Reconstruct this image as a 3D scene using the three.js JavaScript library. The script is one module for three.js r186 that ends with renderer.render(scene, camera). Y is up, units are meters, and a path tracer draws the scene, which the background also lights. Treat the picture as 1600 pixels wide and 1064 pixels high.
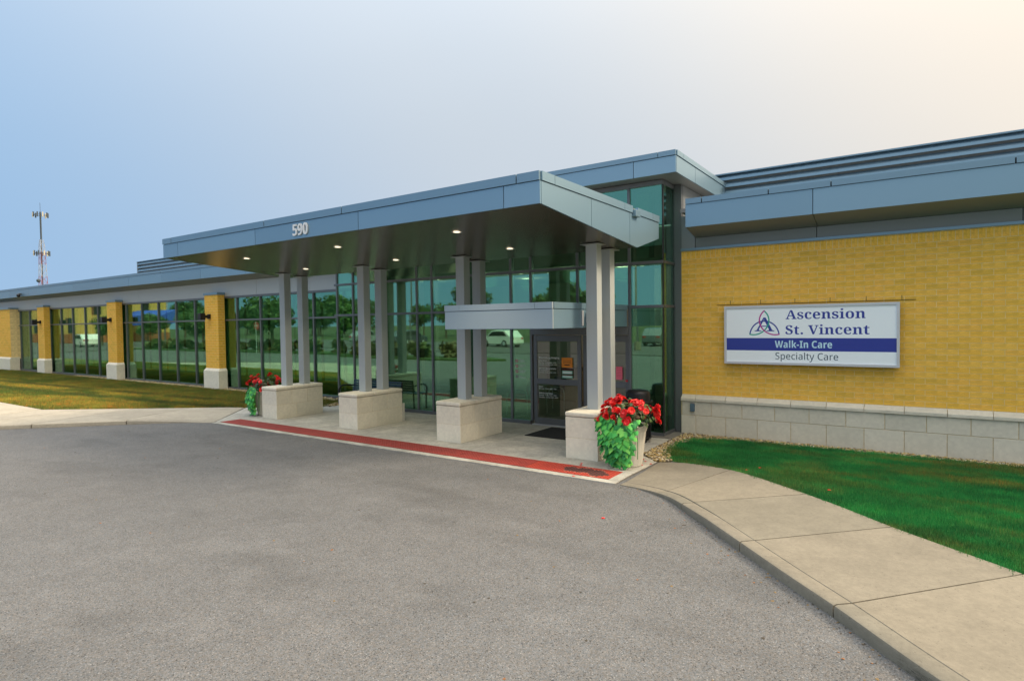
import * as THREE from 'three';
import { mergeGeometries, mergeVertices, toCreasedNormals } from 'three/addons/utils/BufferGeometryUtils.js';
import { RoundedBoxGeometry } from 'three/addons/geometries/RoundedBoxGeometry.js';
import { TextGeometry } from 'three/addons/geometries/TextGeometry.js';
import { FontLoader } from 'three/addons/loaders/FontLoader.js';

// ---------------------------------------------------------------- camera, sky, sun, exposure
const scene = new THREE.Scene();
const D = Math.PI / 180;
const camera = new THREE.PerspectiveCamera(2 * Math.atan(532 / 935.66) / D, 1600 / 1064, 0.1, 3000);
camera.position.set(0, 2.4, 0);
camera.rotation.order = 'YXZ';
camera.rotation.set(-1.639 * D, 34.367 * D, -0.804 * D);

const hash = (x, y) => { let n = Math.imul(x, 374761393) + Math.imul(y, 668265263); n = Math.imul(n ^ (n >>> 13), 1274126177); return ((n ^ (n >>> 16)) >>> 0) / 4294967296; };
const sm = (x, p, q) => { const t = Math.min(1, Math.max(0, (x - p) / (q - p))); return t * t * (3 - 2 * t); };
function vn(x, y, per) {                 // value noise, periodic when per is given
  const xi = Math.floor(x), yi = Math.floor(y), u = x - xi, v = y - yi, f = t => t * t * (3 - 2 * t);
  const m = per ? n => ((n % per) + per) % per : n => n;
  const a = hash(m(xi), m(yi)), b = hash(m(xi + 1), m(yi)), c = hash(m(xi), m(yi + 1)), d = hash(m(xi + 1), m(yi + 1));
  const fu = f(u), fv = f(v);
  return (a + (b - a) * fu) * (1 - fv) + (c + (d - c) * fu) * fv;
}
const fbm = (x, y, o = 4) => { let s = 0, a = 0.5; for (let i = 0; i < o; i++) { s += a * vn(x, y); x = x * 2.03 + 17.1; y = y * 2.03 + 9.7; a *= 0.5; } return s / (1 - Math.pow(0.5, o)); };

const SUN = new THREE.Vector3(0.70, 0.64, -0.36).normalize();
{
  const w = 1024, h = 512, a = new Float32Array(w * h * 4);
  const glowC = [1.0, 0.80, 0.58], blue = [0.125, 0.295, 0.52], pale = [0.38, 0.425, 0.475], cream = [0.655, 0.58, 0.485];
  const ss = (x, p, q) => { const t = Math.min(1, Math.max(0, (x - p) / (q - p))); return t * t * (3 - 2 * t); };
  for (let j = 0; j < h; j++) for (let i = 0; i < w; i++) {
    const el = ((j + 0.5) / h - 0.5) * Math.PI, az = ((i + 0.5) / w - 0.5) * 2 * Math.PI;
    const y = Math.sin(el), x = Math.cos(el) * Math.cos(az), z = Math.cos(el) * Math.sin(az);
    const g = Math.acos(Math.max(-1, Math.min(1, x * SUN.x + y * SUN.y + z * SUN.z))) / D;
    const k1 = ss(g, 40, 86), k2 = ss(g, 84, 134), low = Math.exp(-Math.max(0, el) / 0.30) * 0.42, up = 1 + 3.4 * Math.pow(Math.max(0, y), 3.6);
    const gl = 2.2 * Math.exp(-Math.pow(g / 18, 2));
    const wisp = 1 + 0.035 * (fbm(x * 2.2 + z * 1.3 + 20, y * 5 + z * 2 + 7, 4) - 0.5);
    for (let c = 0; c < 3; c++) {
      let v = cream[c] * (1 - k1) + (pale[c] * (1 - k2) + blue[c] * k2) * k1;
      v = v * (1 - low * k2) + pale[c] * low * k2;
      a[(j * w + i) * 4 + c] = v * up * wisp + glowC[c] * gl;      // sky brightened towards the zenith, added to lift the shaded fronts
    }
    a[(j * w + i) * 4 + 3] = 1;
  }
  const t = new THREE.DataTexture(a, w, h, THREE.RGBAFormat, THREE.FloatType);
  t.mapping = THREE.EquirectangularReflectionMapping; t.magFilter = THREE.LinearFilter; t.minFilter = THREE.LinearFilter; t.needsUpdate = true;
  scene.background = t; scene.environment = t;
}
const sun = new THREE.DirectionalLight(new THREE.Color(1, 0.83, 0.62), 2.2);
sun.position.copy(SUN).multiplyScalar(120); sun.castShadow = true; sun.shadow.radius = 28;
Object.assign(sun.shadow.camera, { left: -60, right: 60, top: 60, bottom: -60, near: 1, far: 300 });
scene.add(sun, sun.target);

const renderer = new THREE.WebGLRenderer({ antialias: true });
renderer.toneMapping = THREE.LinearToneMapping;
renderer.toneMappingExposure = 1.56;
renderer.shadowMap.enabled = true;

// ---------------------------------------------------------------- helpers
let seed = 12345;
const rnd = () => { seed = (seed + 0x6D2B79F5) | 0; let t = Math.imul(seed ^ (seed >>> 15), 1 | seed); t = (t + Math.imul(t ^ (t >>> 7), 61 | t)) ^ t; return ((t ^ (t >>> 14)) >>> 0) / 4294967296; };
const rr = (a, b) => a + (b - a) * rnd();
const used = new Map();
const numbered = n => { const k = used.get(n) || 0; used.set(n, k + 1); return k ? `${n}_${String(k).padStart(3, '0')}` : n; };
const info = (o, label, category, group, kind) => { o.userData.label = label; o.userData.category = category; if (group) o.userData.group = group; if (kind) o.userData.kind = kind; return o; };
function thing(name, label, category, base = [0, 0, 0], group) {      // parts are given in world coordinates
  const o = new THREE.Group(); o.name = numbered(name); o.position.set(...base); scene.add(o);
  o.userData.top = 1; return info(o, label, category, group);
}
function part(name, geo, mat, parent, local) {
  const m = new THREE.Mesh(geo, mat); m.name = name; parent.add(m);
  if (parent.userData.top && !local) m.position.copy(parent.position).negate();
  return m;
}
function sub(name, parent) { const g = new THREE.Group(); g.name = name; parent.add(g); if (parent.userData.top) g.position.copy(parent.position).negate(); return g; }
function struct(name, geo, mat, parent) { const m = new THREE.Mesh(geo, mat); m.name = parent ? name : numbered(name); (parent || scene).add(m); if (!parent) m.userData.kind = 'structure'; return m; }
function copyOf(o, label) { const c = o.clone(); c.name = numbered(o.name.replace(/_\d{3}$/, '')); c.userData = { ...o.userData }; if (label) c.userData.label = label; scene.add(c); return c; }

function wuv(g, s = 1) {                 // texture coordinates in metres from the face's main axis
  if (g.index) g = g.toNonIndexed();
  const p = g.attributes.position, uv = new Float32Array(p.count * 2);
  const A = new THREE.Vector3(), B = new THREE.Vector3(), C = new THREE.Vector3(), n = new THREE.Vector3();
  for (let i = 0; i < p.count; i += 3) {
    A.fromBufferAttribute(p, i); B.fromBufferAttribute(p, i + 1); C.fromBufferAttribute(p, i + 2);
    n.crossVectors(B.clone().sub(A), C.clone().sub(A));
    const ax = Math.abs(n.x), ay = Math.abs(n.y), az = Math.abs(n.z);
    [A, B, C].forEach((q, k) => {
      const [u, v] = ay >= ax && ay >= az ? [q.x, q.z] : ax >= az ? [q.z, q.y] : [q.x, q.y];
      uv[(i + k) * 2] = u * s; uv[(i + k) * 2 + 1] = v * s;
    });
  }
  g.setAttribute('uv', new THREE.BufferAttribute(uv, 2));
  return g;
}
const bx = (x0, x1, y0, y1, z0, z1) => { const g = new THREE.BoxGeometry(x1 - x0, y1 - y0, z1 - z0); g.translate((x0 + x1) / 2, (y0 + y1) / 2, (z0 + z1) / 2); return wuv(g); };
const rb = (x0, x1, y0, y1, z0, z1, r = 0.01) => { const g = new RoundedBoxGeometry(x1 - x0, y1 - y0, z1 - z0, 1, r); g.translate((x0 + x1) / 2, (y0 + y1) / 2, (z0 + z1) / 2); return wuv(g); };
const cyl = (r0, r1, h, n = 16) => new THREE.CylinderGeometry(r0, r1, h, n);
function rod(a, b, r, n = 6, r2 = r) {
  const A = new THREE.Vector3(...a), B = new THREE.Vector3(...b), d = B.clone().sub(A);
  const g = new THREE.CylinderGeometry(r2, r, d.length(), n);
  g.applyQuaternion(new THREE.Quaternion().setFromUnitVectors(new THREE.Vector3(0, 1, 0), d.normalize()));
  g.translate((A.x + B.x) / 2, (A.y + B.y) / 2, (A.z + B.z) / 2); return g;
}
const merge = gs => mergeGeometries(gs.map(g => { const q = g.index ? g.toNonIndexed() : g; for (const k of Object.keys(q.attributes)) if (!['position', 'normal', 'uv'].includes(k)) q.deleteAttribute(k); return q; }));
// polygon in the (z, y) plane given a thickness along x
function sidePlate(pts, x0, x1) {
  const s = new THREE.Shape(pts.map(([z, y]) => new THREE.Vector2(-z, y)));
  const g = new THREE.ExtrudeGeometry(s, { depth: x1 - x0, bevelEnabled: false });
  g.applyMatrix4(new THREE.Matrix4().makeBasis(new THREE.Vector3(0, 0, -1), new THREE.Vector3(0, 1, 0), new THREE.Vector3(1, 0, 0)));
  g.translate(x0, 0, 0); return wuv(g);
}
// polygon in plan with a height for each corner (or a function), given a thickness downwards
function slab(pts, hgt, thick) {
  const tri = THREE.ShapeUtils.triangulateShape(pts.map(([x, z]) => new THREE.Vector2(x, -z)), []);
  const H = pts.map(([x, z]) => typeof hgt === 'function' ? hgt(x, z) : hgt), v = [];
  const top = i => [pts[i][0], H[i], pts[i][1]], bot = i => [pts[i][0], H[i] - thick, pts[i][1]];
  for (const [a, b, c] of tri) v.push(...top(a), ...top(b), ...top(c));
  for (let i = 0; i < pts.length; i++) { const j = (i + 1) % pts.length; v.push(...top(i), ...bot(i), ...bot(j), ...top(i), ...bot(j), ...top(j)); }
  const g = new THREE.BufferGeometry(); g.setAttribute('position', new THREE.Float32BufferAttribute(v, 3));
  const area = pts.reduce((s, p, i) => { const q = pts[(i + 1) % pts.length]; return s + p[0] * q[1] - q[0] * p[1]; }, 0);
  if (area < 0) { }
  g.computeVertexNormals(); return wuv(g);
}

// ---------------------------------------------------------------- textures
function tex(size, fn, { srgb = true, rep = 1 } = {}) {
  const a = new Uint8Array(size * size * 4);
  for (let y = 0; y < size; y++) for (let x = 0; x < size; x++) {
    const c = fn(x / size, y / size, x, y), k = (y * size + x) * 4;
    if (typeof c === 'number') a[k] = a[k + 1] = a[k + 2] = Math.max(0, Math.min(255, c * 255)); else for (let i = 0; i < 3; i++) a[k + i] = Math.max(0, Math.min(255, c[i] * 255));
    a[k + 3] = 255;
  }
  const t = new THREE.DataTexture(a, size, size); t.wrapS = t.wrapT = THREE.RepeatWrapping; t.magFilter = THREE.LinearFilter; t.minFilter = THREE.LinearMipmapLinearFilter; t.generateMipmaps = true;
  if (srgb) t.colorSpace = THREE.SRGBColorSpace; t.repeat.set(rep, rep); t.needsUpdate = true; return t;
}
const again = (t, r) => { const c = t.clone(); c.repeat.set(r, r); c.needsUpdate = true; return c; };
// stony grain: 2 m tile
const aggregate = (() => {
  const N = 1024;
  return tex(N, (u, v, x, y) => {
    const s = vn(x / 3.1, y / 3.1, 330 - 0) , f = hash(x, y), m = vn(u * 128, v * 128, 128), l = vn(u * 16, v * 16, 16);
    let c = 0.70 + (s - 0.5) * 0.26 + (f - 0.5) * 0.20 + (m - 0.5) * 0.07 + (l - 0.5) * 0.03;
    const p = hash(x >> 2, (y >> 2) + 777); if (p > 0.982) c += 0.26; else if (p < 0.035) c -= 0.34;
    const w = (hash((x >> 3) + 91, y >> 3) - 0.5) * 0.04;
    return [c + w, c, c - w];
  });
})();
const aggBump = tex(512, (u, v, x, y) => 0.5 + (vn(x / 3, y / 3) - 0.5) * 0.7 + (hash(x, y) - 0.5) * 0.3, { srgb: false });
const mottle = tex(512, (u, v, x, y) => 0.86 + (vn(u * 6, v * 6, 6) - 0.5) * 0.10 + (vn(u * 24, v * 24, 24) - 0.5) * 0.09 + (vn(u * 90, v * 90, 90) - 0.5) * 0.09 + (hash(x, y) - 0.5) * 0.07 + (hash((x >> 1) + 5, y >> 1) > 0.992 ? -0.16 : 0));
const mottleWalk = tex(512, (u, v, x, y) => 0.86 + (vn(u * 6, v * 6, 6) - 0.5) * 0.06 + (vn(u * 24, v * 24, 24) - 0.5) * 0.05 + (vn(u * 90, v * 90, 90) - 0.5) * 0.06 + (hash(x, y) - 0.5) * 0.06 + (hash((x >> 1) + 5, y >> 1) > 0.993 ? -0.13 : 0));
const softMottle = tex(512, (u, v, x, y) => 0.91 + (vn(u * 5, v * 5, 5) - 0.5) * 0.05 + (vn(u * 30, v * 30, 30) - 0.5) * 0.045 + (hash(x, y) - 0.5) * 0.06 + (hash((x >> 1) + 9, y >> 1) > 0.994 ? -0.12 : 0));
const grain = tex(256, (u, v, x, y) => 0.95 + (vn(u * 8, v * 8, 8) - 0.5) * 0.12 + (vn(u * 48, v * 48, 48) - 0.5) * 0.12 + (hash(x, y) - 0.5) * 0.08 + (hash(x >> 1, (y >> 1) + 33) > 0.985 ? -0.2 : 0));
const fineBump = tex(256, (u, v, x, y) => 0.5 + (vn(u * 64, v * 64, 64) - 0.5) * 0.6 + (hash(x, y) - 0.5) * 0.3, { srgb: false });
const brushed = tex(256, (u, v, x, y) => 0.5 + (vn(u * 5, v * 5, 5) - 0.5) * 0.22 + (vn(u * 40, v * 40, 40) - 0.5) * 0.08, { srgb: false });
function canvasTex(w, h, draw) {
  const c = document.createElement('canvas'); c.width = w; c.height = h; draw(c.getContext('2d'), w, h);
  const t = new THREE.CanvasTexture(c); t.colorSpace = THREE.SRGBColorSpace; t.magFilter = THREE.LinearFilter; return t;
}
const lin = (r, g, b) => new THREE.Color().setRGB(r, g, b);
const std = (r, g, b, o = {}) => new THREE.MeshStandardMaterial({ color: lin(r, g, b), roughness: 0.85, ...o });

// ---------------------------------------------------------------- materials
const M = {
  asphalt: std(0.292, 0.295, 0.294, { map: again(aggregate, 0.5), bumpMap: again(aggBump, 1), bumpScale: 0.004, roughness: 0.9, vertexColors: true }),
  concrete: [[0.285, 0.256, 0.196], [0.30, 0.268, 0.203], [0.27, 0.247, 0.19]].map(c => std(...c, { map: again(mottleWalk, 0.43), bumpMap: again(fineBump, 3), bumpScale: 0.0012, roughness: 0.92 })),
  walkPale: [[0.50, 0.455, 0.365], [0.53, 0.48, 0.38], [0.47, 0.43, 0.345]].map(c => std(...c, { map: again(mottleWalk, 0.43), bumpMap: again(fineBump, 3), bumpScale: 0.0012, roughness: 0.92 })),
  plaza: [[0.60, 0.585, 0.515], [0.64, 0.62, 0.54], [0.565, 0.55, 0.49]].map(c => std(...c, { map: again(mottle, 0.37), bumpMap: again(fineBump, 3), bumpScale: 0.0012, roughness: 0.85 })),
  joint: std(0.10, 0.09, 0.075),
  stone: [[0.93, 0.87, 0.71], [0.89, 0.84, 0.69], [0.96, 0.90, 0.74]].map(c => std(...c, { map: again(softMottle, 0.8), bumpMap: again(fineBump, 4), bumpScale: 0.0012, roughness: 0.9 })),
  stoneMortar: std(0.85, 0.74, 0.54, { map: again(grain, 4) }),
  brick: [[0.95, 0.545, 0.072], [0.98, 0.58, 0.09], [0.92, 0.54, 0.070], [0.97, 0.55, 0.085], [0.85, 0.51, 0.068]].map(c => std(...c, { map: grain, bumpMap: fineBump, bumpScale: 0.0015, roughness: 0.82 })),
  brickMass: std(1, 1, 1, { map: grain, vertexColors: true, roughness: 0.82 }),
  mortar: std(0.96, 0.74, 0.36, { map: again(grain, 3) }),
  panel: new THREE.MeshPhysicalMaterial({ color: lin(0.235, 0.365, 0.46), metalness: 0.55, roughness: 0.36 }),
  
  coping: new THREE.MeshPhysicalMaterial({ color: lin(0.21, 0.32, 0.40), metalness: 0.5, roughness: 0.34 }),
  gap: std(0.02, 0.02, 0.022),
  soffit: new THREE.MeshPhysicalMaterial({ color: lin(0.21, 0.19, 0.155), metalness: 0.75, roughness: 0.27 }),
  eave: std(0.25, 0.27, 0.28, { metalness: 0.4, roughness: 0.45 }),
  frame: new THREE.MeshPhysicalMaterial({ color: lin(0.17, 0.18, 0.19), metalness: 0.6, roughness: 0.42 }),
  column: std(0.44, 0.48, 0.49, { metalness: 0.15, roughness: 0.5 }),
  glass: new THREE.MeshPhysicalMaterial({ color: lin(0.40, 0.90, 0.60), metalness: 1, roughness: 0, opacity: 0.34, transparent: true }),          // mirror-coated outer sheet
  innerGlass: new THREE.MeshPhysicalMaterial({ color: lin(0.21, 0.40, 0.26), transmission: 1, thickness: 0, ior: 1.7, roughness: 0 }),                  // body-tinted inner sheet
  doorGlass: new THREE.MeshPhysicalMaterial({ color: lin(0.24, 0.42, 0.30), transmission: 1, thickness: 0, ior: 2.3, roughness: 0 }),
  shade: std(0.82, 0.84, 0.74, { roughness: 0.95 }),
  inWall: std(0.55, 0.52, 0.44), inFloor: std(0.10, 0.09, 0.08, { roughness: 0.5 }), inCeil: std(0.6, 0.6, 0.58), inDark: std(0.50, 0.47, 0.40),
  roof: std(0.30, 0.30, 0.30), black: std(0.018, 0.018, 0.02, { roughness: 0.5 }), blackMetal: std(0.025, 0.025, 0.028, { metalness: 0.5, roughness: 0.4 }),
  blueMetal: std(0.03, 0.10, 0.22, { metalness: 0.5, roughness: 0.35 }),
  red: std(0.36, 0.046, 0.034, { map: again(mottle, 1.3), roughness: 0.8 }),
  white: std(0.8, 0.8, 0.8, { roughness: 0.5 }), alu: new THREE.MeshPhysicalMaterial({ color: lin(0.62, 0.64, 0.67), metalness: 0.5, roughness: 0.4 }),
  soil: std(0.12, 0.09, 0.05), dirt: std(0.16, 0.125, 0.065, { map: again(mottle, 2) }),
  lamp: new THREE.MeshStandardMaterial({ color: 0xffffff, emissive: lin(1, 0.86, 0.62), emissiveIntensity: 1.1 }),
  trunk: std(0.10, 0.075, 0.05),
};

// ---------------------------------------------------------------- ground
{ // far ground to the horizon
  const g = new THREE.PlaneGeometry(2400, 2400, 1, 1); g.rotateX(-Math.PI / 2); g.translate(0, -0.06, 0);
  struct('ground', wuv(g), std(0.085, 0.11, 0.035, { map: again(mottle, 0.11), roughness: 1 }));
}
{ // driveway: graded grid so that wear and stains vary finely near the camera
  const xs = [], zs = [];
  for (let x = -24; x <= 6; x += 0.16) xs.push(x); for (let x = 8; x <= 44; x += 3) xs.push(x); for (let x = -26; x >= -76; x -= 3) xs.unshift(x);
  for (let z = -10.2; z <= 2; z += 0.16) zs.push(z); for (let z = 4; z <= 17; z += 2) zs.push(z);
  const pos = [], col = [], idx = [];
  for (const z of zs) for (const x of xs) {
    pos.push(x, 0, z);
    let c = 0.90 + (fbm(x * 0.35, z * 0.5 + 40, 3) - 0.5) * 0.14 + (fbm(x * 1.6 + 9, z * 1.6, 3) - 0.5) * 0.07;
    const st = fbm(x * 0.9 + 31, z * 2.2 + 7, 4); c -= sm(st, 0.58, 0.75) * 0.13;                     // oily stains with ragged outline
    const sc = fbm(x * 2.4 + 3, z * 2.4 + 91, 3); c += sm(sc, 0.66, 0.78) * 0.10;                     // scuffed pale spots
    const tr = Math.abs(z + 6.3 + 0.25 * Math.sin(x * 0.4)); c -= 0.10 * sm(fbm(x * 0.6, z * 3 + 55, 3), 0.46, 0.66) * (1 - sm(tr, 0.3, 0.8));
    const warm = (fbm(x * 0.5 + 70, z * 0.5, 2) - 0.5) * 0.03;
    col.push(c + warm, c, c - warm);
  }
  const W = xs.length; for (let j = 0; j < zs.length - 1; j++) for (let i = 0; i < W - 1; i++) { const a = j * W + i; idx.push(a, a + W, a + 1, a + 1, a + W, a + W + 1); }
  const g = new THREE.BufferGeometry(); g.setAttribute('position', new THREE.Float32BufferAttribute(pos, 3)); g.setAttribute('color', new THREE.Float32BufferAttribute(col, 3));
  g.setAttribute('uv', new THREE.Float32BufferAttribute(pos.flatMap((v, i) => i % 3 === 0 ? [v, pos[i + 2]] : []), 2)); g.setIndex(idx); g.computeVertexNormals();
  struct('driveway', g, M.asphalt);
}
const rampR = x => 0.012 + 0.095 * sm(x, -3.7, -1.9);
const rampL = x => 0.012 + 0.085 * sm(-x, 14.8, 16.6);

// right-hand walk: kerb line, line behind the kerb, back edge
const curve = (pts, n) => new THREE.CatmullRomCurve3(pts.map(([x, z]) => new THREE.Vector3(x, 0, z)), false, 'centripetal').getSpacedPoints(n).map(p => [p.x, p.z]);
const kerbR = curve([[-3.72, -8.09], [-3.35, -8.03], [-2.86, -7.78], [-2.33, -7.24], [-1.59, -6.44], [-0.99, -5.79], [-0.55, -5.33], [0, -4.71], [2.2, -2.4], [4.6, 0.2]], 150);
const offset = (pl, d) => pl.map((p, i) => { const a = pl[Math.max(0, i - 1)], b = pl[Math.min(pl.length - 1, i + 1)], l = Math.hypot(b[0] - a[0], b[1] - a[1]); return [p[0] + (b[1] - a[1]) / l * d, p[1] - (b[0] - a[0]) / l * d]; });
const kerbRB = offset(kerbR, 0.17);
const backR = curve([[-3.66, -9.74], [-3.25, -9.83], [-2.58, -9.58], [-1.79, -9.04], [-0.91, -8.34], [-0.22, -7.7], [0.33, -7.25], [0.77, -6.9], [2.6, -5.2], [6.4, -1.6]], 150);
const nearest = (pl, p) => pl.reduce((b, q, i) => { const d = Math.hypot(q[0] - p[0], q[1] - p[1]); return d < b[0] ? [d, i] : b; }, [1e9, 0])[1];
function strip(A, B, h, lip) {            // a slab between two lines of equal number of points; rounded towards A when lip is set
  const prof = [], n = A.length;
  for (let i = 0; i < n; i++) {
    const a = A[i], b = B[i], H = h(a[0], a[1]), l = Math.hypot(b[0] - a[0], b[1] - a[1]), at = (d, y) => [a[0] + (b[0] - a[0]) * d / l, y, a[1] + (b[1] - a[1]) * d / l];
    const r = Math.min(0.03, H * 0.5);
    prof.push(lip ? [at(0, -0.06), at(0, H - r), at(r * 0.3, H - r * 0.3), at(r, H), at(l, H), at(l, -0.06)] : [at(0, -0.06), at(0, H - 0.006), at(0.006, H), at(l - 0.006, h(b[0], b[1])), at(l, h(b[0], b[1]) - 0.006), at(l, -0.06)]);
  }
  const v = [], q = (a, b, c, d) => v.push(...a, ...b, ...c, ...a, ...c, ...d), K = prof[0].length;
  for (let i = 0; i < n - 1; i++) for (let k = 0; k < K - 1; k++) q(prof[i][k], prof[i + 1][k], prof[i + 1][k + 1], prof[i][k + 1]);
  for (const e of [0, n - 1]) for (let k = 1; k < K - 1; k++) v.push(...prof[e][0], ...prof[e][k], ...prof[e][k + 1]);
  let g = new THREE.BufferGeometry(); g.setAttribute('position', new THREE.Float32BufferAttribute(v, 3));
  g = toCreasedNormals(mergeVertices(g, 1e-4), 0.7); return wuv(g);
}
const resample = (pl, i0, i1, n, t0 = 0, t1 = 1) => Array.from({ length: n }, (_, k) => { const t = i0 + (i1 - i0) * (t0 + (t1 - t0) * k / (n - 1)), i = Math.min(pl.length - 2, Math.floor(t)), f = t - i; return [pl[i][0] + (pl[i + 1][0] - pl[i][0]) * f, pl[i][1] + (pl[i + 1][1] - pl[i][1]) * f]; });
{
  const walk = struct('sidewalk', slab([...kerbRB.filter((_, i) => i % 5 === 0), ...backR.filter((_, i) => i % 5 === 0).reverse()], x => rampR(x) - 0.028, 0.05), M.joint);
  const kerb = struct('kerb', slab([...offset(kerbR, 0.05).filter((_, i) => i % 5 === 0), ...offset(kerbR, 0.15).filter((_, i) => i % 5 === 0).reverse()], x => rampR(x) - 0.03, 0.03), M.joint);
  const J = [[[-3.69, -8.0], [-3.66, -9.74]], [[-2.98, -7.81], [-2.45, -9.5]], [[-2.47, -7.44], [-1.26, -8.6]], [[-1.46, -6.42], [-0.22, -7.7]], [[-0.55, -5.42], [0.74, -6.9]], [[0.36, -4.42], [1.62, -6.1]], [[1.28, -3.4], [2.6, -5.2]], [[2.2, -2.4], [3.6, -4.2]], [[3.2, -1.3], [4.7, -3.2]]];
  const iF = J.map(([f]) => nearest(kerbRB, f)), iB = J.map(([, b]) => nearest(backR, b));
  for (let k = 0; k < J.length - 1; k++) {
    const e = 0.006;
    part('concrete_slab', strip(resample(kerbRB, iF[k], iF[k + 1], 14, e, 1 - e), resample(backR, iB[k], iB[k + 1], 14, e, 1 - e), rampR), M.concrete[k % 3], walk);
    part('kerb_stone', strip(resample(kerbR, iF[k], iF[k + 1], 14, e, 1 - e), resample(offset(kerbR, 0.162), iF[k], iF[k + 1], 14, e, 1 - e), rampR, true), M.concrete[(k + 1) % 3], kerb);
  }
}
{ // black tyre rub on the kerb face
  const kerb = scene.getObjectByName('kerb'), out = offset(kerbR, -0.003), n = 20, i0 = nearest(kerbR, [-0.42, -5.2]), i1 = nearest(kerbR, [0.75, -3.95]), P = resample(out, i0, i1, n), v = [], uv = [];
  for (let k = 0; k < n - 1; k++) for (const [a, b] of [[0, 0], [1, 0], [1, 1], [0, 0], [1, 1], [0, 1]]) { v.push(P[k + a][0], b ? 0.085 : 0.004, P[k + a][1]); uv.push((k + a) / (n - 1), b); }
  const g = new THREE.BufferGeometry(); g.setAttribute('position', new THREE.Float32BufferAttribute(v, 3)); g.setAttribute('uv', new THREE.Float32BufferAttribute(uv, 2)); g.computeVertexNormals();
  const t = canvasTex(1024, 96, (c, W, H) => { c.clearRect(0, 0, W, H); for (let i = 0; i < 1500; i++) { const u = rnd(), d = sm(u, 0.15, 0.6) * (1 - sm(u, 0.8, 1)); if (rnd() > d) continue; c.fillStyle = `rgba(${18 + rnd() * 20},${20 + rnd() * 20},${24 + rnd() * 18},${0.12 + 0.25 * rnd()})`; c.fillRect(u * W, H * (0.15 + 0.8 * rnd()), 6 + rnd() * 34, 1 + rnd() * 3.5); } });
  part('tyre_scuff', g, new THREE.MeshStandardMaterial({ map: t, transparent: true, roughness: 0.8, side: THREE.DoubleSide }), kerb, true);
}
// paved forecourt under the canopy
const plaza = struct('forecourt_paving', slab([[-16.1, -9.8], [-14.72, -8.1], [-3.72, -8.1], [-3.68, -9.74], [-4.16, -10.2], [-4.16, -11.86], [-14.4, -11.86], [-14.4, -11.45]], 0.004, 0.06), M.joint);
{
  const xs = [-14.60, -13.2, -11.65, -10.1, -8.6, -7.1, -5.55, -4.16], zs = [-8.78, -9.95, -11.2, -11.86]; let k = 0;
  for (let i = 0; i < xs.length - 1; i++) for (let j = 0; j < zs.length - 1; j++)
    part('concrete_slab', bx(xs[i] + 0.004, xs[i + 1] - 0.004, -0.04, 0.014, zs[j + 1] + 0.004, zs[j] - 0.004), M.plaza[(k++ * 2 + i) % 3], plaza);
  part('concrete_slab', slab([[-4.152, -8.784], [-4.152, -10.1], [-3.70, -9.72], [-3.73, -8.784]], 0.014, 0.05), M.plaza[1], plaza);
  part('concrete_slab', slab([[-3.90, -8.25], [-3.90, -8.776], [-3.735, -8.776], [-3.735, -8.25]], 0.014, 0.05), M.plaza[0], plaza);
  part('concrete_slab', slab([[-14.608, -8.252], [-14.608, -11.2], [-15.0, -10.9], [-16.05, -9.84], [-14.80, -8.252]], x => rampL(x) + 0.002, 0.12), M.plaza[2], plaza);
  for (let i = 0; i < 7; i++) { const x0 = -14.72 + i * 1.5714; part('edge_stone', bx(x0 + 0.004, x0 + 1.567, -0.04, 0.012, -8.245, -8.09), M.plaza[i % 3], plaza); }
}
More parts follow.
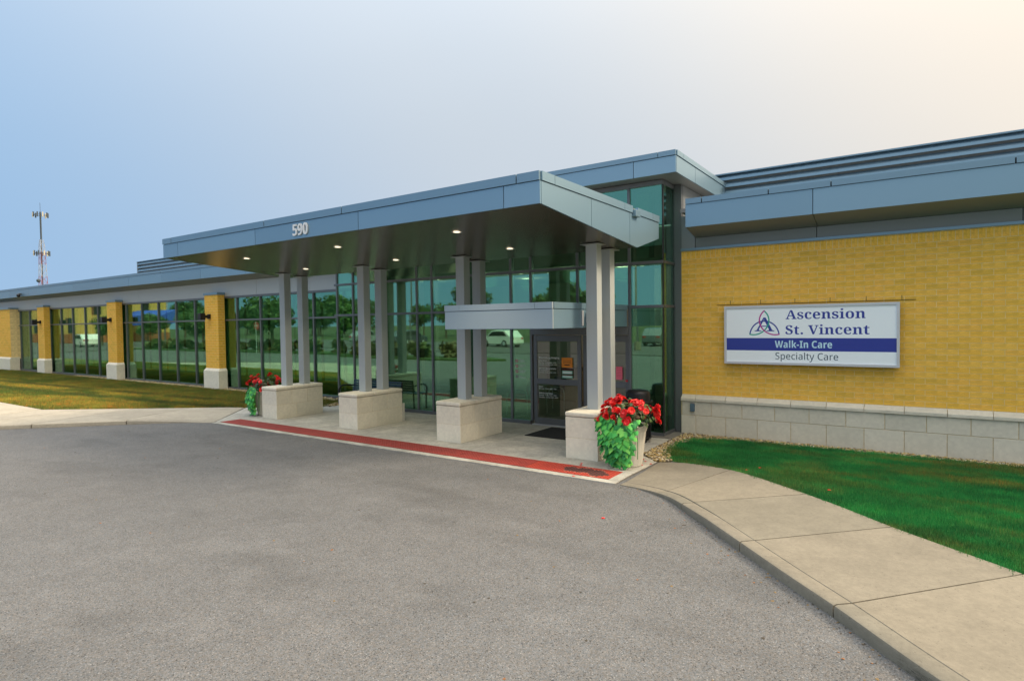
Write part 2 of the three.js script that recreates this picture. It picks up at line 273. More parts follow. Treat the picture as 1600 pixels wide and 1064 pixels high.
{ // red tactile strip: moulded panels with rows of domes, the last one worn dark
  const strip = thing('tactile_paving', 'long red strip of domed tactile paving along the driveway edge', 'tactile paving', [-9.25, 0, -8.51]);
  const n = 7, x0 = -14.6, w = 10.7 / n;
  const worn = canvasTex(512, 176, (c, W, H) => {
    c.fillStyle = '#a63826'; c.fillRect(0, 0, W, H);
    for (let i = 0; i < 900; i++) { c.fillStyle = `rgba(${150 + rnd() * 60},${40 + rnd() * 30},${25 + rnd() * 20},0.25)`; c.fillRect(rnd() * W, rnd() * H, 3 + rnd() * 8, 2 + rnd() * 4); }
    const blot = (n, s, col) => { for (let i = 0; i < n; i++) { const t = rnd(), x = W * (0.40 + 0.52 * t), sp = H * (0.20 + 0.16 * vn(t * 5 + 3, 7.7) + 0.05 * Math.sin(t * 19)) * s * Math.min(1, t * 9, (1 - t) * 7); c.fillStyle = col; c.beginPath(); c.ellipse(x, H * (0.40 + 0.16 * t + 0.06 * Math.sin(t * 9)) + (rnd() - 0.5) * 2 * sp, 6 + rnd() * 9, 4 + rnd() * 5, rnd() * 3, 0, 7); c.fill(); } };
    blot(700, 1.06, 'rgba(205,140,120,0.35)'); blot(1500, 0.86, 'rgba(84,52,44,0.8)'); blot(500, 0.7, 'rgba(58,40,36,0.6)');
  });
  const dome = new THREE.SphereGeometry(0.012, 8, 4, 0, Math.PI * 2, 0, Math.PI / 2); dome.scale(1, 0.55, 1);
  for (let i = 0; i < n; i++) {
    const last = i === n - 1, g = bx(x0 + i * w + 0.003, x0 + (i + 1) * w - 0.003, -0.03, 0.018, -8.775, -8.25);
    if (last) { const p = g.attributes.position, uv = g.attributes.uv; for (let k = 0; k < p.count; k++) uv.setXY(k, (p.getX(k) - (x0 + i * w)) / w, (p.getZ(k) + 8.775) / 0.525 * -1 + 1); }
    const pm = part(last ? 'worn_panel' : 'panel', g, last ? new THREE.MeshStandardMaterial({ map: worn, roughness: 0.85 }) : M.red, strip);
    const rows = 8, cols = Math.round(w / 0.0635), im = new THREE.InstancedMesh(dome, M.red, rows * cols), m4 = new THREE.Matrix4();
    let k = 0; for (let a = 0; a < cols; a++) for (let b = 0; b < rows; b++) im.setMatrixAt(k++, m4.makeTranslation(x0 + i * w + (a + 0.5) * w / cols, 0.018, -8.735 + b * 0.0635));
    im.name = 'dome'; im.userData.kind = 'stuff'; pm.add(im);
  }
}
{ // left-hand walk and kerb
  const kl = curve([[-14.74, -8.11], [-15.43, -7.72], [-16.44, -6.85], [-17.46, -5.86], [-18.4, -4.95], [-20.4, -3.0], [-24, 0.6]], 90).reverse();
  const kb = offset(kl, 0.17);
  const walk = struct('sidewalk', slab([...kb.filter((_, i) => i % 6 === 0), [-16.05, -9.86], [-20.9, -6.55], [-24.4, -6.5], [-44, -6.4], [-44, -3.2], [-29, -2]], x => rampL(x) - 0.03, 0.04), M.joint);
  const kerb = struct('kerb', slab([...offset(kl, 0.04).filter((_, i) => i % 6 === 0), ...offset(kl, 0.14).filter((_, i) => i % 6 === 0).reverse()], x => rampL(x) - 0.03, 0.03), M.joint);
  const lerp = (a, b, t) => [a[0] + (b[0] - a[0]) * t, a[1] + (b[1] - a[1]) * t];
  const bk = [[-21.0, -6.55], [-19.9, -7.25], [-18.7, -8.05], [-17.4, -8.92], [-16.08, -9.82]], fi = [36, 47, 60, 74, 90];
  for (let k = 0; k < 4; k++) part('concrete_slab', strip(resample(kb, fi[k] + 0.1, fi[k + 1] - 0.1, 8), resample([bk[k], bk[k + 1]], 0.008, 0.992, 8), rampL), M.walkPale[k % 3], walk);
  for (let k = 0; k < 4; k++) { const a = k / 4, b = (k + 1) / 4; part('concrete_slab', slab([lerp(kb[36], kb[2], a), lerp(kb[36], kb[2], b), lerp([-21.03, -6.55], [-44, -6.4], b), lerp([-21.03, -6.55], [-44, -6.4], a)].map((p, i) => [p[0] + (i === 0 || i === 3 ? -0.012 : 0), p[1]]), rampL, 0.05), M.walkPale[(k + 1) % 3], walk); }
  for (let k = 0; k < 6; k++) part('kerb_stone', strip(resample(kl, k * 15, k * 15 + 15, 10, 0.006, 0.994), resample(offset(kl, 0.162), k * 15, k * 15 + 15, 10, 0.006, 0.994), rampL, true), M.walkPale[k % 3], kerb);
}
// ---------------------------------------------------------------- lawns and gravel
const inside = (poly, x, z) => { let c = false; for (let i = 0, j = poly.length - 1; i < poly.length; j = i++) { const [a, b] = poly[i], [d, e] = poly[j]; if ((b > z) !== (e > z) && x < (d - a) * (z - b) / (e - b) + a) c = !c; } return c; };
const lawnRPoly = [...backR.filter((p, i) => i % 4 === 0 && p[0] > -3.3 && p[0] < 6), [9, 0], [14, -4], [14, -12.26], [-2.9, -12.22], [-3.75, -12.0], [-3.95, -11.3], [-3.84, -10.5], [-3.55, -9.98]];
const lawnLPoly = [[-16.0, -9.93], [-21.0, -6.66], [-44, -6.5], [-60, -6.4], [-60, -12.5], [-14.95, -12.5], [-14.62, -11.5], [-15.0, -10.95]];
const lawnY = (x, z) => x > -9 ? 0.012 + 0.07 * sm(x, -3.6, -1.8) * sm(z, -12.2, -9) : 0.015 + 0.06 * sm(-x, 15, 17) * sm(z, -12.4, -8);
function lawnSheet(poly, step, tint) {
  const xs = poly.map(p => p[0]), zs = poly.map(p => p[1]), v = [], col = [];
  const tri = THREE.ShapeUtils.triangulateShape(poly.map(([x, z]) => new THREE.Vector2(x, -z)), []);
  // fine grid clipped to the outline by cell centre plus the plain outline sheet below it
  for (const t of tri) for (const i of t) { v.push(poly[i][0], lawnY(poly[i][0], poly[i][1]) - 0.004, poly[i][1]); col.push(...tint(poly[i][0], poly[i][1])); }
  for (let x = Math.min(...xs); x < Math.max(...xs); x += step) for (let z = Math.min(...zs); z < Math.max(...zs); z += step) {
    if (![[0, 0], [1, 0], [0, 1], [1, 1]].every(([a, b]) => inside(poly, x + a * step, z + b * step))) continue;
    const P = (a, b) => { v.push(x + a * step, lawnY(x + a * step, z + b * step), z + b * step); col.push(...tint(x + a * step, z + b * step)); };
    P(0, 0); P(0, 1); P(1, 1); P(0, 0); P(1, 1); P(1, 0);
  }
  const g = new THREE.BufferGeometry(); g.setAttribute('position', new THREE.Float32BufferAttribute(v, 3)); g.setAttribute('color', new THREE.Float32BufferAttribute(col, 3));
  g.computeVertexNormals(); return wuv(g);
}
const tintR = (x, z) => { const b = sm(fbm(x * 0.8 + 5, z * 1.7 + 2, 4), 0.53, 0.70) * (0.5 + 0.5 * sm(-z, 8, 11)), k = 0.45 + 1.1 * fbm(x * 2.2, z * 3.4, 4), hl = 0.05 * sm(fbm(x * 1.3 + 50, z * 2.6, 3), 0.5, 0.72); return [(0.018 + hl + 0.05 * b) * k, (0.215 - 0.05 * b) * k, (0.042 - 0.015 * b) * k]; };
const tintL = (x, z) => {
  const b = sm(fbm(x * 0.30 + 5, z * 1.1 + 2, 4), 0.30, 0.62), near = sm(z, -11.6, -9.2), k = 0.75 + 0.5 * fbm(x * 2, z * 2, 3);
  const track = Math.min(Math.abs(z + 9.2 + 0.09 * (x + 20)), Math.abs(z + 10.4 + 0.07 * (x + 20))), t = (1 - sm(track, 0.10, 0.34)) * 0.75 * sm(fbm(x * 0.5, z, 2), 0.25, 0.5);  // two flattened tyre tracks
  const d = b * (0.35 + 0.65 * near) * (1 - t); return [(0.080 + 0.17 * d) * k * (1 - t * 0.35), (0.13 + 0.105 * d) * k * (1 - t * 0.35), (0.018 + 0.014 * d) * k];
};
const lawnMat = std(1, 1, 1, { vertexColors: true, map: again(mottle, 1.7), roughness: 1 });
struct('lawn', lawnSheet(lawnRPoly, 0.25, tintR), lawnMat);
struct('lawn', lawnSheet(lawnLPoly, 0.35, tintL), lawnMat);
function tuft(n, h, spread, w) {
  const v = []; for (let i = 0; i < n; i++) { const a = rnd() * 6.28, r = Math.sqrt(rnd()) * spread, x = Math.cos(a) * r, z = Math.sin(a) * r, b = rnd() * 6.28, hh = h * rr(0.55, 1.1), lx = rr(-0.45, 0.45) * hh, lz = rr(-0.45, 0.45) * hh; v.push(x - Math.cos(b) * w, -0.01, z - Math.sin(b) * w, x + Math.cos(b) * w, -0.01, z + Math.sin(b) * w, x + lx, hh, z + lz); }
  const g = new THREE.BufferGeometry(); g.setAttribute('position', new THREE.Float32BufferAttribute(v, 3)); g.computeVertexNormals(); return g;
}
function grass(name, label, poly, count, geo, tint, box, bare) {
  const im = new THREE.InstancedMesh(geo, std(1, 1, 1, { roughness: 0.8 }), count), m4 = new THREE.Matrix4(), q = new THREE.Quaternion(), up = new THREE.Vector3(0, 1, 0), c = new THREE.Color(); let k = 0, tries = 0;
  while (k < count && tries++ < count * 6) {
    const x = rr(box[0], box[1]), z = rr(box[2], box[3]); if (!inside(poly, x + rr(-0.06, 0.06), z + rr(-0.06, 0.06))) continue;
    const t = tint(x, z); if (rnd() < bare * sm(t[0] / t[1], 0.8, 1.6)) continue;
    const s = rr(0.7, 1.25); im.setMatrixAt(k, m4.compose(new THREE.Vector3(x, lawnY(x, z), z), q.setFromAxisAngle(up, rnd() * 6.28), new THREE.Vector3(s, s * rr(0.7, 1.2), s)));
    const j = rr(0.75, 1.35), y = rnd() < 0.14 ? 2.4 : 1; im.setColorAt(k, c.setRGB(Math.min(1, t[0] * j * y), t[1] * j, t[2] * j)); k++;
  }
  im.count = k; im.name = numbered(name); info(im, label, 'grass', null, 'stuff'); scene.add(im);
}
grass('grass', 'short deep green grass between the curving walk and the stone wall base', lawnRPoly, 78000, tuft(9, 0.055, 0.05, 0.0035), tintR, [-4, 4.2, -12.3, -3.5], 0.5);
grass('grass', 'dry olive and straw coloured grass in front of the tall windows', lawnLPoly, 70000, tuft(9, 0.06, 0.09, 0.006), tintL, [-46, -14.5, -12.5, -6.4], 0.3);
{ // gravel margins
  const v = []; for (let i = 0; i < 3; i++) { let g = new THREE.IcosahedronGeometry(0.02, 0); const p = g.attributes.position; for (let k = 0; k < p.count; k++) { const h = hash(Math.round(p.getX(k) * 1e4) + i * 7, Math.round(p.getY(k) * 1e4 + p.getZ(k) * 1e3)); const s = 0.75 + 0.5 * h; p.setXYZ(k, p.getX(k) * s * 1.2, p.getY(k) * s * 0.7, p.getZ(k) * s); } g.computeVertexNormals(); v.push(g); }
  const bedR = [[-4.12, -10.2], [-3.72, -9.72], [-3.5, -9.88], [-3.74, -10.5], [-3.86, -11.2], [-3.65, -11.95], [-2.8, -12.2], [10, -12.24], [10, -12.56], [-4.12, -12.56]];
  const bedL = [[-14.5, -12.5], [-46, -12.5], [-46, -12.96], [-14.5, -12.96]], bedM = [[-14.5, -12.5], [-15.1, -12.5], [-14.75, -11.5], [-14.42, -11.5]];
  struct('gravel_bed', slab(bedR, 0.006, 0.02), M.dirt); struct('gravel_bed', slab(bedL, 0.01, 0.02), M.dirt); struct('gravel_bed', slab(bedM, 0.006, 0.02), M.dirt);
  const cols = [[0.42, 0.33, 0.15], [0.34, 0.23, 0.07], [0.50, 0.45, 0.34], [0.20, 0.15, 0.08], [0.50, 0.38, 0.16], [0.13, 0.10, 0.07]];
  const lay = (label, poly, n, box, s0) => {
    const im = new THREE.InstancedMesh(v[0], std(1, 1, 1, { roughness: 0.7 }), n), m4 = new THREE.Matrix4(), e = new THREE.Euler(), q = new THREE.Quaternion(), c = new THREE.Color(); let k = 0, tr = 0;
    while (k < n && tr++ < n * 30) { const x = rr(box[0], box[1]), z = rr(box[2], box[3]); if (!inside(poly, x, z)) continue; const s = s0 * rr(0.55, 1.3); im.setMatrixAt(k, m4.compose(new THREE.Vector3(x, 0.012 + rr(0, 0.018), z), q.setFromEuler(e.set(rr(-0.5, 0.5), rnd() * 6.28, rr(-0.5, 0.5))), new THREE.Vector3(s, s, s))); const t = cols[Math.floor(rnd() * 6)], j = rr(0.8, 1.2); im.setColorAt(k, c.setRGB(t[0] * j, t[1] * j, t[2] * j)); k++; }
    im.count = k; im.name = numbered('gravel'); info(im, label, 'gravel', null, 'stuff'); scene.add(im);
  };
  lay('tan pebble gravel at the foot of the yellow brick wall', bedR, 7200, [-4.15, 3, -12.56, -9.7], 1);
  lay('pale pebble gravel along the sill of the window row', bedL, 7000, [-36, -14.5, -12.96, -12.5], 1.35);
  lay('pebble gravel beside the corner of the glass hall', bedM, 500, [-15.1, -14.4, -12.5, -11.5], 1.2);
}
// ---------------------------------------------------------------- building: shared pieces
const eye = camera.position;
function bricks(wall, xa, xb, y0, rows, zf, single, hole, side) {        // running bond facing +z; the nearest ones are pieces of their own
  const L = 0.3048, Hc = 0.1016, all = [];
  for (let r = 0; r < rows; r++) {
    const off = (r % 2) * L / 2;
    for (let x = xa - off; x < xb - 0.02; x += L) {
      const a = Math.max(x, xa), b = Math.min(x + L, xb); if (b - a < 0.03) continue;
      all.push({ a: a + (a === x ? 0.004 : 0), b: b - 0.005, y: y0 + r * Hc, z: zf + rr(-0.001, 0.0015), t: rnd() < 0.12 ? 4 : Math.floor(rnd() * 4) });
    }
  }
  all.forEach(b => b.d = Math.hypot((b.a + b.b) / 2 - eye.x, b.y - eye.y, zf - eye.z) + ((b.a + b.b) / 2 > 1.5 ? 99 : 0));
  all.sort((p, q) => p.d - q.d);
  const std1 = new THREE.BoxGeometry(1, 0.0925, 0.03), mass = [];
  all.forEach((b, i) => {
    const w = b.b - b.a, cx = (b.a + b.b) / 2, cy = b.y + Hc / 2;
    if (i < single) { const m = part('brick', std1, M.brick[b.t], wall, true); m.scale.x = w; m.position.set(cx, cy, b.z - 0.015); }
    else { const g = new THREE.BoxGeometry(w, 0.0925, 0.03); g.translate(cx, cy, b.z - 0.015); const c = M.brick[b.t].color, n = g.attributes.position.count; g.setAttribute('color', new THREE.Float32BufferAttribute(Array.from({ length: n }, () => [c.r, c.g, c.b]).flat(), 3)); mass.push(g); }
  });
  return mass;
}
function massOf(gs, parent, name = 'brickwork') { const g = mergeGeometries(gs), m = part(name, g, M.brickMass, parent, true); m.userData.kind = 'stuff'; return m; }
function pane(name, x0, x1, y0, y1, z, mat, parent) {
  const g = new THREE.PlaneGeometry(x1 - x0, y1 - y0), m = part(name, g, mat, parent, true);
  m.position.set((x0 + x1) / 2, (y0 + y1) / 2, z); m.rotation.set(rr(-0.0016, 0.0016), rr(-0.0022, 0.0022), 0);
  if (mat === M.glass) { const q = part('inner_pane', g, M.innerGlass, parent, true); q.position.set((x0 + x1) / 2, (y0 + y1) / 2, z - 0.022); } return m;
}
function panels(parent, name, xs, mk, mat) { for (let i = 0; i < xs.length - 1; i++) part(name, mk(xs[i] + 0.006, xs[i + 1] - 0.006), Array.isArray(mat) ? mat[i % mat.length] : mat, parent, true); }
const pm = [M.panel, M.panel.clone(), M.panel.clone()]; pm[1].color.multiplyScalar(1.06); pm[2].color.multiplyScalar(0.95); pm[1].roughness = 0.4; pm[2].roughness = 0.36;
// section of a wing's eave: fascia, coping, sloping underside
function eave(b, x0, x1, joints, copJ, zf, zw, yb, yt, panJ, yPan0, yPan1, frieze) {
  const e = sub('eave', b);
  part('backing', bx(x0 + 0.01, x1 - 0.01, yb + 0.03, yt - 0.02, zf - 0.3, zf - 0.03), M.gap, e, true);
  panels(e, 'fascia_panel', [x0, ...joints, x1], (a, c) => bx(a, c, yb, yt - 0.115, zf - 0.028, zf), pm);
  panels(e, 'coping_panel', [x0, ...copJ, x1], (a, c) => merge([bx(a + 0.004, c - 0.004, yt - 0.107, yt, zf - 0.03, zf + 0.018), bx(a + 0.004, c - 0.004, yt - 0.02, yt, zf - 0.35, zf - 0.031)]), M.coping);
  panels(e, 'soffit_panel', [x0, ...joints, x1], (a, c) => sidePlate([[zf - 0.03, yb], [zw, yPan1], [zw, yPan1 + 0.03], [zf - 0.03, yb + 0.03]], a, c), M.eave);
  const f = sub('frieze', b); part('backing', bx(x0, x1, yPan0, yPan1 + 0.02, zw - 0.12, zw - 0.02), M.gap, f, true);
  panels(f, 'frieze_panel', [x0, ...panJ, x1], (a, c) => bx(a, c, yPan0, yPan1 - 0.003, zw - 0.018, zw + 0.012), frieze);
  part('end_plate', sidePlate([[zf - 0.02, yb + 0.006], [zw, yPan1 + 0.006], [zw, yt - 0.12], [zf - 0.02, yt - 0.12]], x0 - 0.004, x0 + 0.008), M.eave, e, true);
}
function louvres(name, label, x0, x1, y0, y1, z, depth, n) {
  const t = thing(name, label, 'roof screen', [(x0 + x1) / 2, y0, z]);
  part('frame', merge([bx(x0, x1, y0, y1 - 0.02, z - depth, z - 0.10), bx(x0 - 0.01, x0 + 0.05, y0, y1, z - depth, z + 0.02)]), M.eave, t);
  const h = (y1 - y0) / n;
  for (let i = 0; i < n; i++) { const y = y0 + i * h; part('blade', sidePlate([[z + 0.02, y + 0.035], [z + 0.02, y + h * 0.55], [z - 0.07, y + h], [z - 0.09, y + h], [z - 0.02, y + 0.05]], x0 + 0.05, x1), M.panel, t); }
  part('cap', bx(x0 - 0.02, x1, y1, y1 + 0.03, z - depth, z + 0.03), M.coping, t);
  return t;
}

// ---------------------------------------------------------------- yellow brick wing
const R = -12.55;
{
  const b = thing('brick_wing', 'yellow brick building wing on a pale stone base under a blue grey metal eave', 'building', [2, 0, R]);
  const x0 = -4.2, x1 = 7.4;
  const wall = part('brick_wall', bx(x0, x1, 0.0, 3.88, R - 0.3, R - 0.0032), M.mortar, b); 
  const holder = sub('brick_courses', b);
  const mass = bricks(holder, x0, x1, 0.845, 28, R, 290);
  for (let x = x0; x < x1; x += 0.1016) { const g = new THREE.BoxGeometry(0.092, 0.16, 0.03); g.translate(x + 0.05, 3.775, R - 0.016); const c = M.brick[Math.floor(rnd() * 4)].color; g.setAttribute('color', new THREE.Float32BufferAttribute(Array.from({ length: 24 }, () => [c.r * 1.06, c.g * 1.06, c.b * 1.06]).flat(), 3)); mass.push(g); }
  massOf(mass, holder);
  // stone base: cap course with a weathered slope, a thin and a tall course
  const base = sub('stone_base', b), bs = M.stone.map(m => { const c = m.clone(); c.color.multiplyScalar(0.80); return c; }); part('mortar', bx(x0, x1, 0.0, 0.79, R, R + 0.062), std(0.62, 0.49, 0.29, { map: again(grain, 4) }), base, true);
  let k = 0;
  for (let x = x0 - 0.30; x < x1; x += 0.61) { const a = Math.max(x, x0) + 0.004, c = x + 0.604; if (c - a > 0.05) { part('cap_stone', sidePlate([[R - 0.004, 0.715], [R + 0.10, 0.715], [R + 0.10, 0.765], [R + 0.092, 0.775], [R - 0.004, 0.845]], a, c), bs[k++ % 3], base, true); part('stone_block', rb(a, c, 0.012, 0.412, R + 0.01, R + 0.07, 0.006), bs[(k + 1) % 3], base, true); } }
  for (let x = x0 + 0.02; x < x1; x += 0.61) part('stone_block', rb(x + 0.004, x + 0.604, 0.42, 0.707, R + 0.01, R + 0.07, 0.006), bs[(k++ * 2) % 3], base, true);
  part('plinth', bx(x0, x1, -0.05, 0.012, R - 0.2, R + 0.085), std(0.22, 0.21, 0.19), b);
  part('flashing', bx(x0, x1, 3.87, 3.92, R - 0.05, R + 0.05), M.coping, b);
  eave(b, -3.9, x1, [-1.6, 1.42, 4.44], [-3.57, -2.34, -1.31, 1.18, 3.7], -11.9, R, 4.27, 4.83, [-1.62, 1.34, 4.4], 3.92, 4.13, std(0.20, 0.22, 0.22, { metalness: 0.3, roughness: 0.45 }));
  part('corner_panel', bx(-4.19, -3.905, 3.92, 4.60, R - 0.02, R + 0.02), M.eave, b);
  part('roof', bx(-4.1, x1, 4.62, 4.70, -22, -12.2), M.roof, b);
  part('rear_wall', merge([bx(-4.1, x1, 0, 4.6, -22, -21.8), bx(x1 - 0.2, x1, 0, 4.6, -21.8, -12.86)]), M.mortar, b);
  louvres('roof_screen', 'blue grey louvred screen on the roof above the brick wall', -5.2, 7.2, 4.72, 5.92, -15, 1.6, 7);
  // flat steel angle let into the brick joint above the sign
  part('lintel_line', merge([bx(-3.46, -0.07, 2.712, 2.720, R - 0.01, R + 0.012), ...[-3.2, -2.62, -2.0, -1.4, -0.82, -0.28].map(x => bx(x, x + 0.009, 2.721, 2.80, R - 0.01, R + 0.004))]), std(0.12, 0.08, 0.03), b);
}
{ // lit-box sign
  const t = thing('wall_sign', 'white rectangular clinic sign with blue band on yellow brick wall', 'sign', [-1.79, 1.53, -12.47]);
  const x0 = -3.28, x1 = -0.30, y0 = 1.53, y1 = 2.68, z0 = R + 0.012, zf = -12.40;
  const f = 0.045;
  part('cabinet', bx(x0 + 0.01, x1 - 0.01, y0 + 0.01, y1 - 0.01, z0, zf - 0.03), std(0.10, 0.11, 0.12, { metalness: 0.4, roughness: 0.5 }), t);
  part('frame', merge([bx(x0, x1, y1 - f, y1, zf - 0.028, zf), bx(x0, x1, y0, y0 + f, zf - 0.028, zf), bx(x0, x0 + f, y0 + f, y1 - f, zf - 0.028, zf), bx(x1 - f, x1, y0 + f, y1 - f, zf - 0.028, zf)]), M.alu, t);
  const face = canvasTex(1800, 664, (c, W, H) => {
    c.fillStyle = '#edf5fb'; c.fillRect(0, 0, W, H);
    const X = x => (x - (x0 + f)) / (x1 - x0 - 2 * f) * W, Y = y => (y1 - f - y) / (y1 - y0 - 2 * f) * H;
    const navy = '#2b3b97';
    c.fillStyle = navy; c.fillRect(0, Y(2.045), W, Y(1.80) - Y(2.045));
    const word = (s, x, yb, w, h, font, col) => { c.font = font; c.fillStyle = col; c.textBaseline = 'alphabetic'; const m = c.measureText(s); c.save(); c.translate(X(x), Y(yb)); c.scale((X(x + w) - X(x)) / m.width, h); c.fillText(s, 0, 0); c.restore(); };
    word('Ascension', -2.14, 2.405, 1.33, 1.0, 'bold 150px serif', navy);
    word('St. Vincent', -2.15, 2.115, 1.40, 1.0, 'bold 150px serif', navy);
    word('Walk-In Care', -2.33, 1.86, 0.99, 1.0, 'bold 116px sans-serif', '#bfe3f2');
    word('Specialty Care', -2.33, 1.635, 1.09, 1.0, '112px sans-serif', '#1d3b4e');
    // interlaced three-lobed emblem with a capital A
    const lobe = (A, B, bend, col) => { c.strokeStyle = col; c.lineWidth = 15; c.lineCap = 'round'; c.beginPath(); c.moveTo(X(A[0]), Y(A[1])); c.bezierCurveTo(X(bend[0][0]), Y(bend[0][1]), X(bend[1][0]), Y(bend[1][1]), X(B[0]), Y(B[1])); c.stroke(); };
    const top = [-2.525, 2.575], l = [-2.79, 2.118], r = [-2.255, 2.118];
    word('A', -2.70, 2.175, 0.36, 1.0, '236px serif', navy);
    lobe(l, r, [[-2.74, 2.46], [-2.31, 2.46]], navy);
    lobe(top, l, [[-2.30, 2.36], [-2.55, 2.05]], '#17a08c');
    lobe(top, r, [[-2.75, 2.36], [-2.50, 2.05]], '#b0288c');
  });
  const g = new THREE.PlaneGeometry(x1 - x0 - 2 * f, y1 - y0 - 2 * f); g.translate((x0 + x1) / 2, (y0 + y1) / 2, zf - 0.018);
  part('face', g, new THREE.MeshPhysicalMaterial({ map: face, roughness: 0.35 }), t);
}
{ const t = thing('outlet_box', 'small blue grey outlet cover on the pale stone base', 'outlet', [-3.95, 0.5, R + 0.09]); part('cover', rb(-4.0, -3.905, 0.50, 0.66, R + 0.07, R + 0.12, 0.012), M.blueMetal.clone(), t); part('hinge', bx(-3.99, -3.915, 0.662, 0.675, R + 0.075, R + 0.11), M.frame, t); t.children[0].material.color.setRGB(0.12, 0.20, 0.27); }

// ---------------------------------------------------------------- glass entrance hall
const T = -11.9;
{
  const b = thing('entrance_hall', 'tall glass entrance hall with sliding doors and overhanging metal roof', 'building', [-9.43, 0, -14]);
  const X0 = -14.49, X1 = -4.37;
  const glz = sub('front_glazing', b), side = sub('corner_glazing', b);
  const xs = [X0, -13.8, -12.52, -11.25, -10.71, -9.46, -8.17, -7.6, -6.355, -5.11, X1];
  const mw = 0.06, ys = [[0.09, 2.68], [2.74, 3.59], [3.65, 5.2]];
  for (let i = 0; i < xs.length - 1; i++) for (let j = 0; j < 3; j++) {
    const door = xs[i] > -7.7 && xs[i] < -5.2; if (door && j === 0) continue;
    pane('pane', xs[i] + 0.012, xs[i + 1] - 0.012, ys[j][0] - 0.01, ys[j][1] + 0.01, T - 0.03, M.glass, glz);
  }
  xs.forEach((x, i) => { if (i === 0 || i === xs.length - 1) return; const y0 = i === 8 ? 2.30 : 0.09; part('mullion', rb(x - mw / 2, x + mw / 2, y0, 5.2, T - 0.13, T, 0.006), M.frame, glz, true); });
  part('corner_post', rb(X1 - 0.012, X1 + 0.012, 0.09, 5.2, T - 0.05, T - 0.005, 0.003), M.black, glz, true);
  part('end_post', rb(X0 - 0.05, X0 + 0.01, 0, 5.2, T - 0.10, T, 0.006), M.frame, glz, true);
  for (const [y0, y1] of [[2.68, 2.74], [3.59, 3.65], [5.2, 5.29]]) part('transom', rb(X0 - (y0 < 5 ? 0.12 : 0.05), X1 + 0.012, y0, y1, T - 0.12, T + 0.012, 0.006), M.frame, glz, true);
  part('sill', merge([bx(X0, -7.63, 0, 0.09, T - 0.12, T + 0.016), bx(-5.08, X1 + 0.012, 0, 0.09, T - 0.12, T + 0.016)]), M.frame, glz, true);
  // short return to the brick wall
  const z1 = R - 0.04, zc = (T + z1) / 2, w = T - z1;
  for (const [y0, y1] of ys) { const m = part('pane', new THREE.PlaneGeometry(w - 0.02, y1 - y0 + 0.02), M.glass, side, true); m.rotation.y = Math.PI / 2; m.position.set(X1 - 0.0, (y0 + y1) / 2, zc - 0.01); const q = part('inner_pane', m.geometry, M.innerGlass, side, true); q.rotation.y = Math.PI / 2; q.position.set(X1 - 0.022, (y0 + y1) / 2, zc - 0.01); }
  for (const [y0, y1] of [[0, 0.09], [2.68, 2.74], [3.59, 3.65], [5.2, 5.29]]) part('transom', rb(X1 - 0.10, X1 + 0.014, y0, y1, z1, T - 0.125, 0.006), M.frame, side, true);
  part('corner_channel', merge([rb(X1 - 0.08, X1 + 0.02, 0, 5.29, R - 0.16, R - 0.045, 0.006), bx(X1 + 0.021, -4.205, 0, 5.29, R - 0.16, R - 0.02)]), M.frame, b);
  part('footing', bx(X1 - 0.3, -4.13, -0.05, 0.03, R + 0.06, T + 0.16), std(0.16, 0.15, 0.13), b);
  part('upper_wall', bx(X1 - 0.08, X1 + 0.16, 0, 5.29, -17.9, R - 0.165), M.eave, b);
  // roof with a boxed metal edge
  const rx0 = -14.92, rx1 = -3.94, rz0 = -17.6, rz1 = -11.49, yb = 5.30, yt = 5.73, roof = sub('roof', b);
  part('deck', bx(rx0 + 0.03, rx1 - 0.03, yb + 0.02, yt - 0.02, rz0, rz1 - 0.03), M.gap, roof, true);
  part('soffit', bx(rx0 + 0.03, rx1 - 0.03, yb, yb + 0.018, rz0, rz1 - 0.03), M.eave, roof, true);
  panels(roof, 'fascia_panel', [rx0, -13.94, -10.9, -7.86, -4.82, rx1], (a, c) => bx(a, c, yb, yt - 0.11, rz1 - 0.028, rz1), pm);
  panels(roof, 'coping_panel', [rx0, -13.3, -10.3, -7.3, -4.3, rx1], (a, c) => merge([bx(a, c, yt - 0.10, yt, rz1 - 0.03, rz1 + 0.018), bx(a, c, yt - 0.012, yt, rz1 - 0.4, rz1 - 0.031)]), M.coping);
  const zsj = [rz1 - 0.03, -12.7, -14.58, rz0];
  for (let i = 0; i < 3; i++) part('side_fascia_panel', bx(rx1 - 0.028, rx1, yb, yt - 0.11, zsj[i + 1] + 0.006, zsj[i] - (i ? 0.006 : 0.001)), M.panel, roof, true);
  const zcj = [rz1 - 0.034, -11.88, -14.0, rz0]; for (let i = 0; i < 3; i++) part('side_coping_panel', bx(rx1 - 0.03, rx1 + 0.018, yt - 0.10, yt, zcj[i + 1] + 0.004, zcj[i] - 0.004), M.panel, roof, true);
  // inside
  part('floor', bx(X0, X1 - 0.1, -0.04, 0.02, -17.8, T - 0.14), M.inFloor, b);
  part('ceiling', bx(X0, X1 - 0.1, 3.75, 3.80, -17.8, T - 0.7), M.inDark, b);
  part('back_wall', bx(X0, X1 - 0.1, 0, 5.29, -18.0, -17.8), M.inDark, b);
  part('inner_wall', merge([bx(X0, X0 + 0.12, 0, 5.29, -17.8, -13.1), bx(-12.25, -11.5, 0, 3.75, -15.2, -14.9), bx(-6.2, -5.0, 0, 3.75, -16.0, -14.6)]), M.inWall, b);
  part('inner_column', merge([bx(-11.9, -11.6, 0.02, 5.29, -13.2, -12.9), bx(-5.35, -5.05, 0.02, 5.29, -13.2, -12.9)]), std(0.66, 0.66, 0.60), b);
